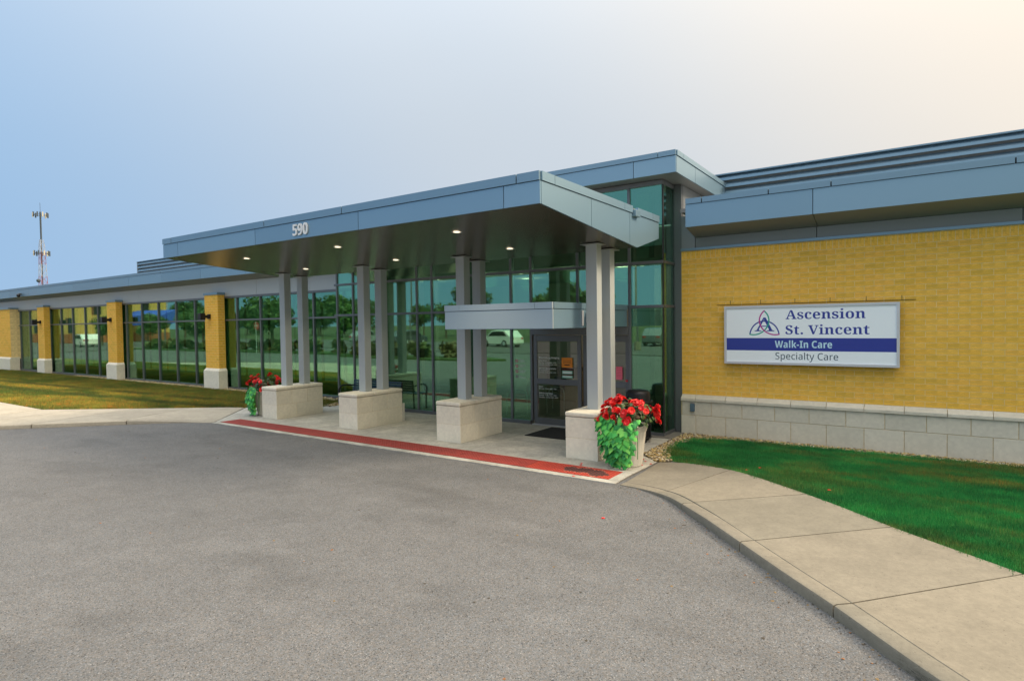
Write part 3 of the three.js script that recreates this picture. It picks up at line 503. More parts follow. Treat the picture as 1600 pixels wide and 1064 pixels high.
  part('reception_desk', merge([rb(-9.6, -6.9, 0.02, 1.05, -16.6, -15.9, 0.03), rb(-9.7, -6.8, 1.05, 1.10, -16.7, -15.8, 0.02)]), std(0.30, 0.20, 0.11, { roughness: 0.4 }), b);
  for (const [x, z] of [[-12.6, -14.0], [-9.8, -13.2], [-7.2, -13.2], [-9.8, -15.2], [-6.0, -13.6]]) {
    part('ceiling_light', bx(x - 0.15, x + 0.15, 3.735, 3.749, z - 0.08, z + 0.08), M.lamp, b);
    const l = new THREE.PointLight(lin(1, 0.9, 0.75), 0.8, 0, 2); l.position.set(x, 3.6, z); l.shadow.radius = 12; l.castShadow = true; scene.add(l);
  }
  // sliding doors
  const dr = sub('sliding_doors', b);
  part('header', rb(-7.57, -5.14, 2.12, 2.30, T - 0.14, T + 0.02, 0.006), M.frame, dr, true);
  part('threshold', bx(-7.57, -5.14, 0.0, 0.03, T - 0.16, T + 0.03), M.alu, dr, true);
  const leaf = (x0, x1, z) => {
    const s = 0.09, g = [rb(x0, x0 + s, 0.035, 2.11, z - 0.045, z, 0.005), rb(x1 - s, x1, 0.035, 2.11, z - 0.045, z, 0.005), rb(x0 + s, x1 - s, 0.035, 0.18, z - 0.044, z - 0.001, 0.005), rb(x0 + s, x1 - s, 1.97, 2.11, z - 0.044, z - 0.001, 0.005), rb(x0 + s, x1 - s, 0.97, 1.10, z - 0.044, z - 0.001, 0.005)];
    part('door_leaf', merge(g), M.frame, dr, true);
    pane('door_pane', x0 + s, x1 - s, 0.17, 0.98, z - 0.02, M.doorGlass, dr); pane('door_pane', x0 + s, x1 - s, 1.09, 1.98, z - 0.02, M.doorGlass, dr);
  };
  leaf(-7.54, -6.29, T - 0.02); leaf(-6.26, -5.15, T - 0.075);
  // printed notices and lettering on the glass
  const print = (name, x0, x1, y0, y1, z, w, draw) => { const tx = canvasTex(w, Math.round(w * (y1 - y0) / (x1 - x0)), draw); const g = new THREE.PlaneGeometry(x1 - x0, y1 - y0); g.translate((x0 + x1) / 2, (y0 + y1) / 2, z); part(name, g, new THREE.MeshStandardMaterial({ map: tx, transparent: true, roughness: 0.6 }), dr, true); };
  const rows = (c, list, W, H, col = '#eef4f0') => { c.clearRect(0, 0, W, H); c.fillStyle = col; for (const [s, x, y, px, bold] of list) { c.font = `${bold ? 'bold ' : ''}${px}px sans-serif`; c.fillText(s, x, y); } };
  print('lettering', -7.40, -6.83, 1.18, 1.64, T - 0.012, 512, (c, W, H) => rows(c, [['Brownsburg Imaging', 4, 60, 50, 1], ['X-Ray Hours', 4, 118, 34, 1], ['Monday - Friday 8AM - 5PM', 4, 160, 34], ['Saturday - Sunday 8AM - 5PM', 4, 202, 34], ['MRI / CT / Mammography', 4, 280, 34, 1], ['Ultrasound Hours', 4, 322, 34], ['Monday - Friday 8AM - 5PM', 4, 364, 34]], W, H));
  print('lettering', -7.40, -6.83, 0.62, 0.95, T - 0.012, 512, (c, W, H) => rows(c, [['Hours', 4, 44, 36, 1], ['Monday - Friday 8AM - 5PM', 4, 86, 34], ['Walk-In Care Hours', 4, 180, 36, 1], ['Monday - Friday 8AM - 8PM', 4, 222, 34], ['Saturday - Sunday 8AM - 4PM', 4, 264, 34]], W, H));
  print('lettering', -6.12, -5.55, 1.14, 1.90, T - 0.067, 512, (c, W, H) => rows(c, [['A', 40, 110, 120, 1], ['Ascension', 4, 220, 70, 1], ['Medical Group', 4, 290, 62], ['St. Vincent', 4, 380, 70], ['Brownsburg', 4, 480, 52, 1], ['Primary Care', 20, 540, 48], ['Walk-In Care', 20, 590, 48], ['Specialty Care', 20, 640, 48]], W, H));
  print('lettering', -6.12, -5.55, 0.3, 0.95, T - 0.067, 512, (c, W, H) => rows(c, [['A', 40, 110, 120, 1], ['Peyton Manning', 4, 210, 60, 1], ["Children's Hospital", 4, 280, 54, 1]], W, H));
  print('orange_notice', -6.78, -6.50, 1.375, 1.60, T - 0.011, 128, (c, W, H) => { c.fillStyle = '#f0922e'; c.fillRect(0, 0, W, H); c.fillStyle = '#a85a10'; for (let i = 0; i < 3; i++) c.fillRect(16, 28 + i * 12, 96, 4); c.fillStyle = '#2a1a08'; c.fillRect(34, 70, 60, 10); });
  print('green_notice', -6.77, -6.50, 1.135, 1.345, T - 0.011, 128, (c, W, H) => { c.fillStyle = '#7fc0a8'; c.fillRect(0, 0, W, H); c.fillStyle = '#5a1f1a'; c.fillRect(0, 0, W, 18); c.fillRect(0, 56, W, 14); c.fillStyle = '#e8f4ee'; c.fillRect(8, 26, 112, 22); c.fillRect(8, 76, 112, 12); });
  print('pink_notice', -5.46, -5.31, 1.15, 1.43, T - 0.067, 96, (c, W, H) => { c.fillStyle = '#ee6f86'; c.fillRect(0, 0, W, H); c.fillStyle = '#c04a64'; for (let i = 0; i < 6; i++) c.fillRect(10, 20 + i * 22, 70, 4); });
  print('red_sticker', -5.235, -5.185, 1.11, 1.155, T - 0.066, 32, (c, W, H) => { c.fillStyle = '#e0202a'; c.fillRect(0, 0, W, H); });
  print('prohibition_signs', -8.07, -7.76, 1.06, 1.56, T - 0.022, 256, (c, W, H) => {
    c.clearRect(0, 0, W, H); [['Firearms', 'Prohibited'], ['Tobacco-Free', 'Campus'], ['Photography', 'Prohibited'], ['Video', 'Surveillance']].forEach(([a, b2], i) => {
      const y = 50 + i * 104, cx = 36; c.fillStyle = '#f4f4f0'; c.beginPath(); c.arc(cx, y, 31, 0, 7); c.fill(); c.strokeStyle = i < 3 ? '#c8232c' : '#1a1a1a'; c.lineWidth = 8; c.beginPath(); c.arc(cx, y, 27, 0, 7); c.stroke(); c.beginPath(); c.moveTo(cx - 18, y - 18); c.lineTo(cx + 18, y + 18); c.stroke(); c.fillStyle = '#222'; c.fillRect(cx - 12, y - 5, 24, 10);
      c.fillStyle = '#eef4f0'; c.font = 'bold 28px sans-serif'; c.fillText(a, 84, y - 6); c.fillText(b2, 84, y + 26);
    });
  });
}

// ---------------------------------------------------------------- long glazed wing
const L = -12.97;
{
  const b = thing('glazed_wing', 'long low wing with a row of tall tinted windows between brick piers', 'building', [-33, 0, L]);
  const X0 = -49, X1 = -14.55, gl = sub('window_row', b), mw = 0.065;
  const xs = []; for (let x = -30.7 - 10 * 1.525; x < -14.6; x += 1.525) xs.push(x); xs.push(X1);
  for (let i = 0; i < xs.length - 1; i++) {
    const last = i === xs.length - 2; if (xs[i] < -44.9 && xs[i] > -45) continue;
    pane('pane', xs[i] + 0.01, xs[i + 1] - 0.01, 0.09, 2.66, L, M.glass, gl); pane('pane', xs[i] + 0.01, xs[i + 1] - 0.01, 2.70, 3.53, L, M.glass, gl);
    part('mullion', rb(xs[i] - mw / 2, xs[i] + mw / 2, 0.08, 3.53, L - 0.06, L + 0.05, 0.006), M.frame, gl, true);
    part('roller_shade', bx(xs[i] + 0.10, xs[i + 1] - 0.05, 0.52, 3.48, L - 0.30, L - 0.295), M.shade, gl, true);
  }
  part('transom', rb(xs[0], X1, 2.65, 2.71, L - 0.055, L + 0.056, 0.006), M.frame, gl, true);
  part('head', rb(xs[0], X1, 3.52, 3.60, L - 0.06, L + 0.06, 0.006), M.frame, gl, true);
  part('sill', bx(xs[0], X1, 0.0, 0.09, L - 0.06, L + 0.07), M.frame, gl, true);
  eave(b, X0, -14.0, [-46.9, -43.85, -40.8, -37.8, -34.9, -31.9, -28.9, -25.93, -22.92, -19.9, -16.9], [-44, -38, -32, -26, -20], -12.32, L + 0.04, 4.29, 4.80, [-41.5, -38.4, -35.4, -32.4, -29.35, -26.35, -23.28, -20.2, -17.15], 3.60, 4.16, std(0.46, 0.48, 0.48, { metalness: 0.3, roughness: 0.45 }));
  part('roof', bx(X0, X1, 4.5, 4.56, -21, -12.7), M.roof, b);
  // far end wall
  const ew = part('end_wall', bx(-49, -44.62, 0.7, 3.68, L - 0.2, -12.51), M.mortar, b);
  massOf(bricks(ew, -49, -44.62, 0.78, 28, -12.50, 0).map(g => g.translate(-ew.position.x * 0, 0, 0)), ew);
  part('end_wall_base', merge([sidePlate([[-12.42, 0], [-12.42, 0.70], [-12.5, 0.80], [-12.9, 0.80], [-12.9, 0]], -49, -44.55)]), M.stone[1], b);
  part('end_wall_cap', bx(-49, -44.58, 3.66, 3.74, -12.96, -12.44), M.coping, b);
  for (const cx of [-22.78, -31.45, -40.2]) {
    const p = sub('brick_pier', b), hw = 0.47;
    part('core', bx(cx - hw + 0.008, cx + hw - 0.008, 0.7, 3.72, L + 0.07, -12.628), M.mortar, p, true);
    const mass = bricks(p, cx - hw, cx + hw, 0.80, 28, -12.62, 0);
    for (let r = 0; r < 28; r++) for (const s of [-1, 1]) { const w = r % 2 ? [0.16, 0.12] : [0.28]; let z = -12.621; for (const d of w) { const g = new THREE.BoxGeometry(0.02, 0.0925, d - 0.008); g.translate(cx + s * (hw - 0.01), 0.80 + (r + 0.5) * 0.1016, z - d / 2); const c = M.brick[Math.floor(rnd() * 4)].color; g.setAttribute('color', new THREE.Float32BufferAttribute(Array.from({ length: 24 }, () => [c.r, c.g, c.b]).flat(), 3)); mass.push(g); z -= d; } }
    massOf(mass, p);
    const h = hw + 0.07, f = -12.55, c = 0.08;
    const pts = [[0, 0.72], [c, 0.82]];
    const fr = new THREE.BufferGeometry(), a = [cx - h, cx + h], v = [];
    const q = (A, B, C, Dd) => v.push(...A, ...B, ...C, ...A, ...C, ...Dd), zb = L + 0.07;
    q([a[0], 0, f], [a[1], 0, f], [a[1], 0.72, f], [a[0], 0.72, f]); q([a[1], 0, f], [a[1], 0, zb], [a[1], 0.72, zb], [a[1], 0.72, f]); q([a[0], 0, zb], [a[0], 0, f], [a[0], 0.72, f], [a[0], 0.72, zb]);
    q([a[0], 0.72, f], [a[1], 0.72, f], [a[1] - c, 0.83, f - c], [a[0] + c, 0.83, f - c]); q([a[1], 0.72, f], [a[1], 0.72, zb], [a[1] - c, 0.83, zb], [a[1] - c, 0.83, f - c]); q([a[0], 0.72, zb], [a[0], 0.72, f], [a[0] + c, 0.83, f - c], [a[0] + c, 0.83, zb]); q([a[0] + c, 0.83, f - c], [a[1] - c, 0.83, f - c], [a[1] - c, 0.83, zb], [a[0] + c, 0.83, zb]);
    fr.setAttribute('position', new THREE.Float32BufferAttribute(v, 3)); fr.computeVertexNormals(); part('stone_base', wuv(fr), M.stone[2], p, true);
    part('cap', rb(cx - hw - 0.03, cx + hw + 0.03, 3.66, 3.75, L + 0.05, -12.585, 0.008), M.coping, p, true);
  }
  // rooms behind the glass
  part('floor', bx(X0, X1, -0.04, 0.03, -17.8, L - 0.07), M.inFloor, b); part('ceiling', bx(X0, X1, 3.62, 3.66, -17.8, L - 0.08), M.inCeil, b);
  part('back_wall', bx(X0, X1, 0, 4.5, -18, -17.8), M.inDark, b); part('room_wall', merge([-45.2, -40.2, -31.45, -22.78].map(x => bx(x - 0.08, x + 0.08, 0, 3.62, -17.8, L - 0.4))), M.inDark, b);
  part('side_wall', merge([bx(X0, X0 + 0.2, 0, 4.5, -17.8, -13.2)]), M.mortar, b);
  louvres('roof_screen', 'small louvred screen on the roof behind the window row', -36.4, -18, 4.6, 6.12, -16, 1.8, 8);
}
// square wall lamps on the brick piers
{
  const lamp = (cx, label) => {
    const t = thing('wall_lamp', label, 'wall lamp', [cx, 2.7, -12.4], 'square black lamps on the brick piers');
    part('housing', rb(cx - 0.11, cx + 0.11, 2.70, 2.95, -12.40, -12.20, 0.012), M.blackMetal, t); part('arm', bx(cx - 0.05, cx + 0.05, 2.77, 2.88, -12.56, -12.401), M.blackMetal, t); part('wall_plate', bx(cx - 0.08, cx + 0.08, 2.74, 2.92, -12.618, -12.561), M.blackMetal, t);
  };
  lamp(-22.9, 'black box lamp on the brick pier closest to the metal columns'); lamp(-31.5, 'black box lamp on the middle brick pier of the window row'); lamp(-40.2, 'black box lamp on the brick pier closest to the far end wall');
  const t = thing('security_camera', 'tiny dome camera under the eave of the window wing', 'camera', [-42, 4.4, -12.2]);
  part('bracket', bx(-42.05, -41.95, 4.40, 4.48, -12.318, -12.22), M.frame, t); const g = new THREE.SphereGeometry(0.1, 12, 8); g.translate(-42, 4.36, -12.2); part('dome', g, M.black, t);
}
// ---------------------------------------------------------------- drive-up canopy with columns and stone piers
{
  const b = thing('entrance_canopy', 'wide flat metal entrance canopy on paired grey columns and stone piers', 'canopy', [-9.44, 0, -9.2]);
  const x0 = -14.61, x1 = -4.28, zf = -6.99, zv = -10.35, zb = -11.45, yf = 4.03, yv = 3.75, yb = 4.03, yt = 4.47, yc = 4.345;
  const roof = sub('canopy_roof', b);
  const fj = [x0, -13.94, -10.93, -7.92, -4.89, x1];
  part('core', merge([sidePlate([[zf - 0.03, yf + 0.03], [zv, yv + 0.03], [zb + 0.03, yb + 0.03], [zb + 0.03, yt - 0.03], [zf - 0.03, yt - 0.03]], x0 + 0.04, x1 - 0.04)]), M.gap, roof, true);
  panels(roof, 'fascia_panel', fj, (a, c) => bx(a, c, yf, yc - 0.008, zf - 0.028, zf), pm);
  panels(roof, 'coping_panel', [x0, -14.2, -10.6, -8.32, -4.66, x1], (a, c) => bx(a + 0.003, c - 0.003, yc, yt, zf - 0.03, zf + 0.018), M.coping);
  const zj = [zf - 0.03, -8.52, -10.02, zb], bot = z => z > zv ? yf + (yv - yf) * (zf - z) / (zf - zv) : yv + (yb - yv) * (zv - z) / (zv - zb);
  for (const [xa, xb2, mat] of [[x1 - 0.028, x1, M.panel], [x0, x0 + 0.028, M.panel]]) {
    for (let i = 0; i < 3; i++) { const za = zj[i] - (i ? 0.006 : 0.001), zc = zj[i + 1] + 0.006, pts = [[za, yc - 0.008], [za, bot(za)]]; if (za > zv && zc < zv) pts.push([zv, yv]); pts.push([zc, bot(zc)], [zc, yc - 0.008]); part('end_panel', sidePlate(pts, xa, xb2), mat, roof, true); }
    for (const [za, zc] of [[zf - 0.034, -7.36], [-7.37, -9.77], [-9.78, -10.13], [-10.36, -11.1], [-11.11, zb]]) part('end_coping', bx(xa - 0.002, xb2 + 0.016, yc, yt, zc, za), mat, roof, true);
  }
  part('scupper', rb(x1 - 0.10, x1 + 0.07, yc - 0.06, yc + 0.06, -10.352, -10.14, 0.01), M.coping, roof, true);
  panels(roof, 'back_fascia_panel', fj, (a, c) => bx(a, c, yb, yt, zb, zb + 0.028), pm[1]);
  part('top_sheet', bx(x0 + 0.03, x1 - 0.03, yt - 0.028, yt - 0.02, zb + 0.03, zf - 0.03), M.roof, roof, true);
  // glossy underside in panels
  const sx = [x0 + 0.03, -10.93, -7.92, x1 - 0.03], sz = [zf - 0.03, -8.6, zv, zb + 0.03];
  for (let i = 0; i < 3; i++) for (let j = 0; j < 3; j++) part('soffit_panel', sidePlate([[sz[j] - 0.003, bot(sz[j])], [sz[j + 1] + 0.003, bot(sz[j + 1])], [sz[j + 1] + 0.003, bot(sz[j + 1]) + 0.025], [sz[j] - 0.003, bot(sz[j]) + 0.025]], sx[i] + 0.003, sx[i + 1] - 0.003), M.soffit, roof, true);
  for (const x of [-12.65, -9.52, -6.48]) for (const z of [-7.87, -9.45]) {
    const y = bot(z), g = new THREE.RingGeometry(0.06, 0.09, 24); g.rotateX(Math.PI / 2); g.translate(x, y - 0.006, z); const dk = new THREE.CylinderGeometry(0.06, 0.06, 0.012, 24); dk.translate(x, y - 0.002, z);
    part('downlight_trim', g, M.white, roof, true); part('downlight', dk, M.lamp, roof, true);
    const l = new THREE.SpotLight(lin(1, 0.86, 0.62), 5, 0, 0.9, 0.6, 2); l.position.set(x, y - 0.03, z); l.target.position.set(x, 0, z); l.castShadow = true; l.shadow.radius = 3; scene.add(l, l.target);
  }
  // house number
  const font = await new FontLoader().loadAsync('fonts/droid/droid_sans_bold.typeface.json');
  const num = new TextGeometry('590', { font, size: 0.2, depth: 0.02, curveSegments: 6 }); num.computeBoundingBox();
  const bb = num.boundingBox; num.translate(-bb.min.x, -bb.min.y, 0); num.scale(0.44 / (bb.max.x - bb.min.x), 0.215 / (bb.max.y - bb.min.y), 1); num.translate(-9.70, 4.085, zf + 0.004);
  part('house_number', num, std(0.75, 0.77, 0.78, { roughness: 0.5 }), roof, true);
  // piers and columns
  for (const cx of [-13.98, -10.93, -7.90, -4.87]) {
    const p = sub('stone_pier', b), hw = 0.315, za = -9.22, zc = -10.66;
    part('mortar', bx(cx - hw + 0.004, cx + hw - 0.004, 0.01, 0.74, zc + 0.004, za - 0.004), M.stoneMortar, p, true);
    const k = Math.floor(rnd() * 3), blk = (a, c, y0, y1, z0, z1, m) => part('stone_block', rb(a, c, y0, y1, z0, z1, 0.006), M.stone[(m + k) % 3], p, true);
    const zm = (za + zc) / 2 + 0.12;
    blk(cx - hw, cx + hw, 0.014, 0.375, zm + 0.003, za, 0); blk(cx - hw, cx + hw, 0.014, 0.375, zc, zm - 0.003, 1);
    const zu = [za, za - 0.46, za - 0.94, zc]; for (let i = 0; i < 3; i++) blk(cx - hw, cx + hw, 0.381, 0.742, zu[i + 1] + 0.003, zu[i] - 0.003 * (i > 0), i + 1);
    const zz = [za + 0.015, za - 0.53, za - 1.0, zc - 0.015];
    for (let i = 0; i < 3; i++) { const s = new RoundedBoxGeometry(2 * hw + 0.02, 0.085, zz[i] - zz[i + 1] - 0.005, 2, 0.03); s.translate(cx, 0.79, (zz[i] + zz[i + 1]) / 2); part('cap_stone', wuv(s), M.stone[(i + k + 2) % 3], p, true); }
    for (const z of [-9.77, -10.32]) {
      const top = bot(z);
      part('column', rb(cx - 0.115, cx + 0.105, 0.826, top - 0.006, z - 0.10, z + 0.10, 0.008), M.column, b);
      part('column_collar', bx(cx - 0.19, cx + 0.18, top - 0.012, top - 0.004, z - 0.17, z + 0.17), M.column, b);
    }
  }
  { const g = bx(-10.62, -10.595, 0.02, 0.46, -10.72, -10.667); part('conduit_cover', g, std(0.6, 0.58, 0.5), b); }
}
{ // flat canopy over the sliding doors
  const t = thing('door_canopy', 'small flat pale metal canopy projecting above the sliding doors', 'canopy', [-6.35, 2.3, -10.3]);
  const x0 = -7.54, x1 = -5.15, zf = -8.76, zb = -11.87;
  part('core', bx(x0 + 0.03, x1 - 0.03, 2.33, 2.73, zb, zf - 0.03), M.gap, t);
  part('soffit', bx(x0 + 0.004, x1 - 0.004, 2.30, 2.325, zb, zf - 0.004), M.panel, t);
  const lp = M.panel.clone(); lp.color.setRGB(0.48, 0.56, 0.60); lp.metalness = 0.55; lp.roughness = 0.45;
  part('fascia_panel', bx(x0, x1, 2.305, 2.635, zf - 0.028, zf), lp, t);
  for (const [a, c] of [[x0, -7.18], [-7.174, -5.5], [-5.494, x1]]) part('coping_panel', bx(a, c, 2.645, 2.755, zf - 0.03, zf + 0.016), lp, t);
  for (const [a, c] of [[x1 - 0.028, x1], [x0, x0 + 0.028]]) {
    part('end_panel', bx(a, c, 2.305, 2.635, -10.0, zf - 0.030), M.panel, t); part('end_panel', bx(a, c, 2.305, 2.635, zb, -10.006), M.panel, t);
    part('end_coping', bx(a - 0.002, c + 0.014, 2.645, 2.755, zb, zf - 0.034), M.panel, t);
  }
  for (const x of [-5.15, -7.79]) { part('bracket', bx(x + 0.003, x + 0.245, 2.40, 2.58, -10.05, -9.87 - 0.10), lp, t); part('bracket_plate', bx(x + 0.004, x + 0.018, 2.34, 2.62, -9.86, -9.80), M.alu, t); }
}
// ---------------------------------------------------------------- flower tubs
const leafGeo = (() => {                 // heart-shaped pointed leaf folded along its rib, stem at the origin, tip towards -y, facing +z
  const o = [[0, 0], [0.30, 0.10], [0.50, -0.10], [0.46, -0.36], [0.22, -0.72], [0, -1]], v = [];
  for (const s of [-1, 1]) for (let i = 0; i < o.length - 1; i++) { const P = ([x, y]) => [x * s, y, -0.45 * x * x - 0.12 * y * y + 0.06 * Math.sin(y * 7) * x]; const C = [0, -0.42, 0.03]; const a = P(o[i]), b = P(o[i + 1]); if (s > 0) v.push(...C, ...b, ...a); else v.push(...C, ...a, ...b); }
  const g = new THREE.BufferGeometry(); g.setAttribute('position', new THREE.Float32BufferAttribute(v, 3));
  const m = mergeVertices(g, 1e-4); m.computeVertexNormals(); return m;
})();
const petalGeo = (() => {                // a double blossom of ruffled petals
  const gs = []; for (let r = 0; r < 2; r++) for (let k = 0; k < 5; k++) { const a = k * 1.2566 + r * 0.63, n = 4, v = []; const P = (u, w) => { const rad = u * (r ? 0.62 : 1), wd = w * (0.28 + 0.5 * Math.sin(u * 2.6)) * (r ? 0.7 : 1), x = Math.cos(a) * rad - Math.sin(a) * wd, y = Math.sin(a) * rad + Math.cos(a) * wd; return [x, y, (r ? 0.25 : 0.02) + 0.35 * u * u * (r ? 1 : 0.5) + 0.09 * Math.sin(w * 7 + k)]; };
    for (let i = 0; i < n; i++) for (const [w0, w1] of [[-1, 0], [0, 1]]) { const u0 = i / n, u1 = (i + 1) / n; v.push(...P(u0, w0 * 0.7), ...P(u1, w0 * 0.7), ...P(u1, w1 * 0.7), ...P(u0, w0 * 0.7), ...P(u1, w1 * 0.7), ...P(u0, w1 * 0.7)); }
    const g = new THREE.BufferGeometry(); g.setAttribute('position', new THREE.Float32BufferAttribute(v, 3)); gs.push(g); }
  const g = mergeVertices(mergeGeometries(gs), 1e-4); g.computeVertexNormals(); return g;
})();
const leafy = (r, g, b) => new THREE.MeshPhysicalMaterial({ color: lin(r, g, b), roughness: 0.55, side: THREE.DoubleSide });
const VINE = [leafy(0.05, 0.39, 0.065), leafy(0.10, 0.50, 0.075), leafy(0.02, 0.23, 0.045), leafy(0.19, 0.58, 0.09)];
const BEG = [leafy(0.030, 0.085, 0.020), leafy(0.055, 0.10, 0.022), leafy(0.10, 0.075, 0.030), leafy(0.02, 0.06, 0.018)];
const PET = [leafy(0.80, 0.022, 0.018), leafy(0.88, 0.035, 0.022), leafy(0.70, 0.015, 0.020)];
function tub(label, x, z, potH, dir, big) {
  const t = thing('flower_tub', label, 'planter', [x, 0, z], null), P = (name, g, m, parent = t) => part(name, g, m, parent, true);
  const H = potH, prof = [[0.0, 0.015], [0.205, 0.015], [0.215, 0.03], [0.235, 0.12], [0.29, H * 0.85], [0.30, H * 0.86], [0.302, H * 0.90], [0.308, H * 0.91], [0.315, H * 0.97], [0.325, H * 0.985], [0.32, H], [0.29, H], [0.285, H - 0.06], [0, H - 0.06]].map(p => new THREE.Vector2(...p));
  const staves = tex(256, (u, v, xx, y) => 0.84 + (vn(u * 60, v * 9, 60) - 0.5) * 0.10 + (vn(u * 14, v * 6, 14) - 0.5) * 0.12 + (hash(xx, y) - 0.5) * 0.05);
  P('pot', new THREE.LatheGeometry(prof, 40), std(0.84, 0.80, 0.68, { map: staves, bumpMap: staves, bumpScale: 0.0015, roughness: 0.95 }));
  const soil = new THREE.CircleGeometry(0.285, 24); soil.rotateX(-Math.PI / 2); soil.translate(0, H - 0.05, 0); P('soil', soil, M.soil);
  const vine = sub('vine', t); vine.position.set(0, 0, 0);
  const fw = new THREE.Vector3(Math.cos(dir), 0, Math.sin(dir)), rt = new THREE.Vector3(-fw.z, 0, fw.x), yAx = new THREE.Vector3(0, 1, 0);
  const place = (m, pos, n, roll, s) => { const zz = n.clone().normalize(), yy = yAx.clone().addScaledVector(zz, -yAx.dot(zz)).normalize(), xx = yy.clone().cross(zz); m.matrix.makeBasis(xx, yy, zz); m.quaternion.setFromRotationMatrix(m.matrix); m.rotateZ(roll); m.position.copy(pos); m.scale.setScalar(s); };
  const stems = [];
  for (let k = 0; k < 12; k++) { const a = dir + rr(-0.95, 0.95), c = new THREE.CatmullRomCurve3([new THREE.Vector3(Math.cos(a) * 0.15, H - 0.06, Math.sin(a) * 0.15), new THREE.Vector3(Math.cos(a) * 0.30, H + 0.07, Math.sin(a) * 0.30), new THREE.Vector3(Math.cos(a) * 0.37, H * 0.6, Math.sin(a) * 0.37), new THREE.Vector3(Math.cos(a) * 0.36, H * rr(0.15, 0.4), Math.sin(a) * 0.36)]); stems.push(new THREE.TubeGeometry(c, 14, 0.005, 4)); }
  P('stem', merge(stems), VINE[2], vine);
  const N = big ? 285 : 210;
  for (let i = 0; i < N; i++) {
    const v = Math.pow(i / N, 0.9), hw = (0.40 - 0.17 * v) * (v > 0.72 ? 0.8 : 1), u = rr(-1, 1), y = H + 0.15 - v * (H + 0.04);
    const bulge = 0.33 + 0.15 * Math.sin(Math.PI * Math.min(1, v * 0.85 + 0.12)) * (1 - 0.5 * u * u) + rr(-0.05, 0.03);
    const pos = fw.clone().multiplyScalar(bulge).addScaledVector(rt, u * hw).add(new THREE.Vector3(0, y, 0));
    const n = fw.clone().multiplyScalar(0.75).addScaledVector(rt, u * 0.6 + rr(-0.25, 0.25)).add(new THREE.Vector3(0, rr(0.15, 0.75), 0));
    place(part('leaf', leafGeo, VINE[rnd() < 0.12 ? 3 : Math.floor(rnd() * 3)], vine, true), pos, n, rr(-0.6, 0.6) - u * 0.3, rr(0.075, 0.128));
  }
  const fl = sub('begonia', t); fl.position.set(0, 0, 0);
  const cen = new THREE.Vector3(0.02, H + 0.14, 0), R3 = [0.50, 0.30, 0.42];
  const twigs = []; for (let k = 0; k < 26; k++) { const a = rnd() * 6.28, r = Math.sqrt(rnd()) * 0.85; twigs.push(rod([Math.cos(a) * 0.1, H - 0.06, Math.sin(a) * 0.1], [Math.cos(a) * R3[0] * r, H + 0.14 + R3[1] * (0.9 - r * 0.7), Math.sin(a) * R3[2] * r], 0.006, 4, 0.003)); }
  P('stem', merge(twigs), std(0.05, 0.06, 0.02, { roughness: 1 }), fl);
  const dirOf = () => { const a = rnd() * 6.28, h = rr(-0.35, 1); const s = Math.sqrt(Math.max(0, 1 - h * h)); return new THREE.Vector3(Math.cos(a) * s, h, Math.sin(a) * s); };
  for (let i = 0; i < (big ? 210 : 120); i++) { const d = dirOf(), q = rr(0.45, 0.98), pos = cen.clone().add(new THREE.Vector3(d.x * R3[0] * q, d.y * R3[1] * q, d.z * R3[2] * q)); const n = d.clone().add(new THREE.Vector3(rr(-0.5, 0.5), rr(0, 0.8), rr(-0.5, 0.5))); place(part('leaf', leafGeo, BEG[Math.floor(rnd() * 4)], fl, true), pos, n, rr(-3, 3), rr(0.05, 0.10)); }
  for (let i = 0; i < (big ? 44 : 28); i++) {
    const d = dirOf(), q = rr(0.95, 1.12), c0 = cen.clone().add(new THREE.Vector3(d.x * R3[0] * q, d.y * R3[1] * q, d.z * R3[2] * q));
    for (let k = 0, m = 2 + Math.floor(rnd() * 3); k < m; k++) { const n = d.clone().multiplyScalar(1.2).add(new THREE.Vector3(rr(-0.7, 0.7), rr(-0.4, 0.8), rr(-0.7, 0.7))); place(part('blossom', petalGeo, PET[Math.floor(rnd() * 3)], fl, true), c0.clone().add(new THREE.Vector3(rr(-0.05, 0.05), rr(-0.04, 0.04), rr(-0.05, 0.05))), n, rnd() * 6, rr(0.040, 0.060)); }
  }
  return t;
}
tub('weathered wooden tub of red begonias and trailing lime vine beside the worn tactile panel', -4.02, -9.28, 0.70, 1.68, true);
tub('tub of red begonias and lime vine by the stone pier next to dry grass', -14.72, -9.62, 0.66, 1.95, false);
{ // fallen petals
  const g = petalGeo.clone(); g.scale(0.022, 0.022, 0.022); g.rotateX(-Math.PI / 2); g.scale(1, 0.5, 1);
  const spots = [[-4.72, 0.02, -8.93], [-4.68, 0.02, -8.83], [-4.45, 0.014, -8.15], [-3.82, 0.02, -9.35], [-3.72, 0.02, -9.5], [-3.95, 0.02, -9.75], [-3.86, 0.02, -9.62], [-2.2, 0.10, -9.55], [-2.05, 0.11, -9.75], [-14.9, 0.02, -8.95], [-3.2, 0.004, -6.6], [-1.0, 0.12, -8.9]];
  for (const [x, y, z] of spots) { const m = part(numbered('fallen_blossom'), g, PET[0], scene, true); m.position.set(x, y, z); m.rotation.y = rnd() * 6; info(m, 'small fallen red begonia blossom lying on the ground', 'blossom', 'red blossoms fallen from the tubs'); }
}
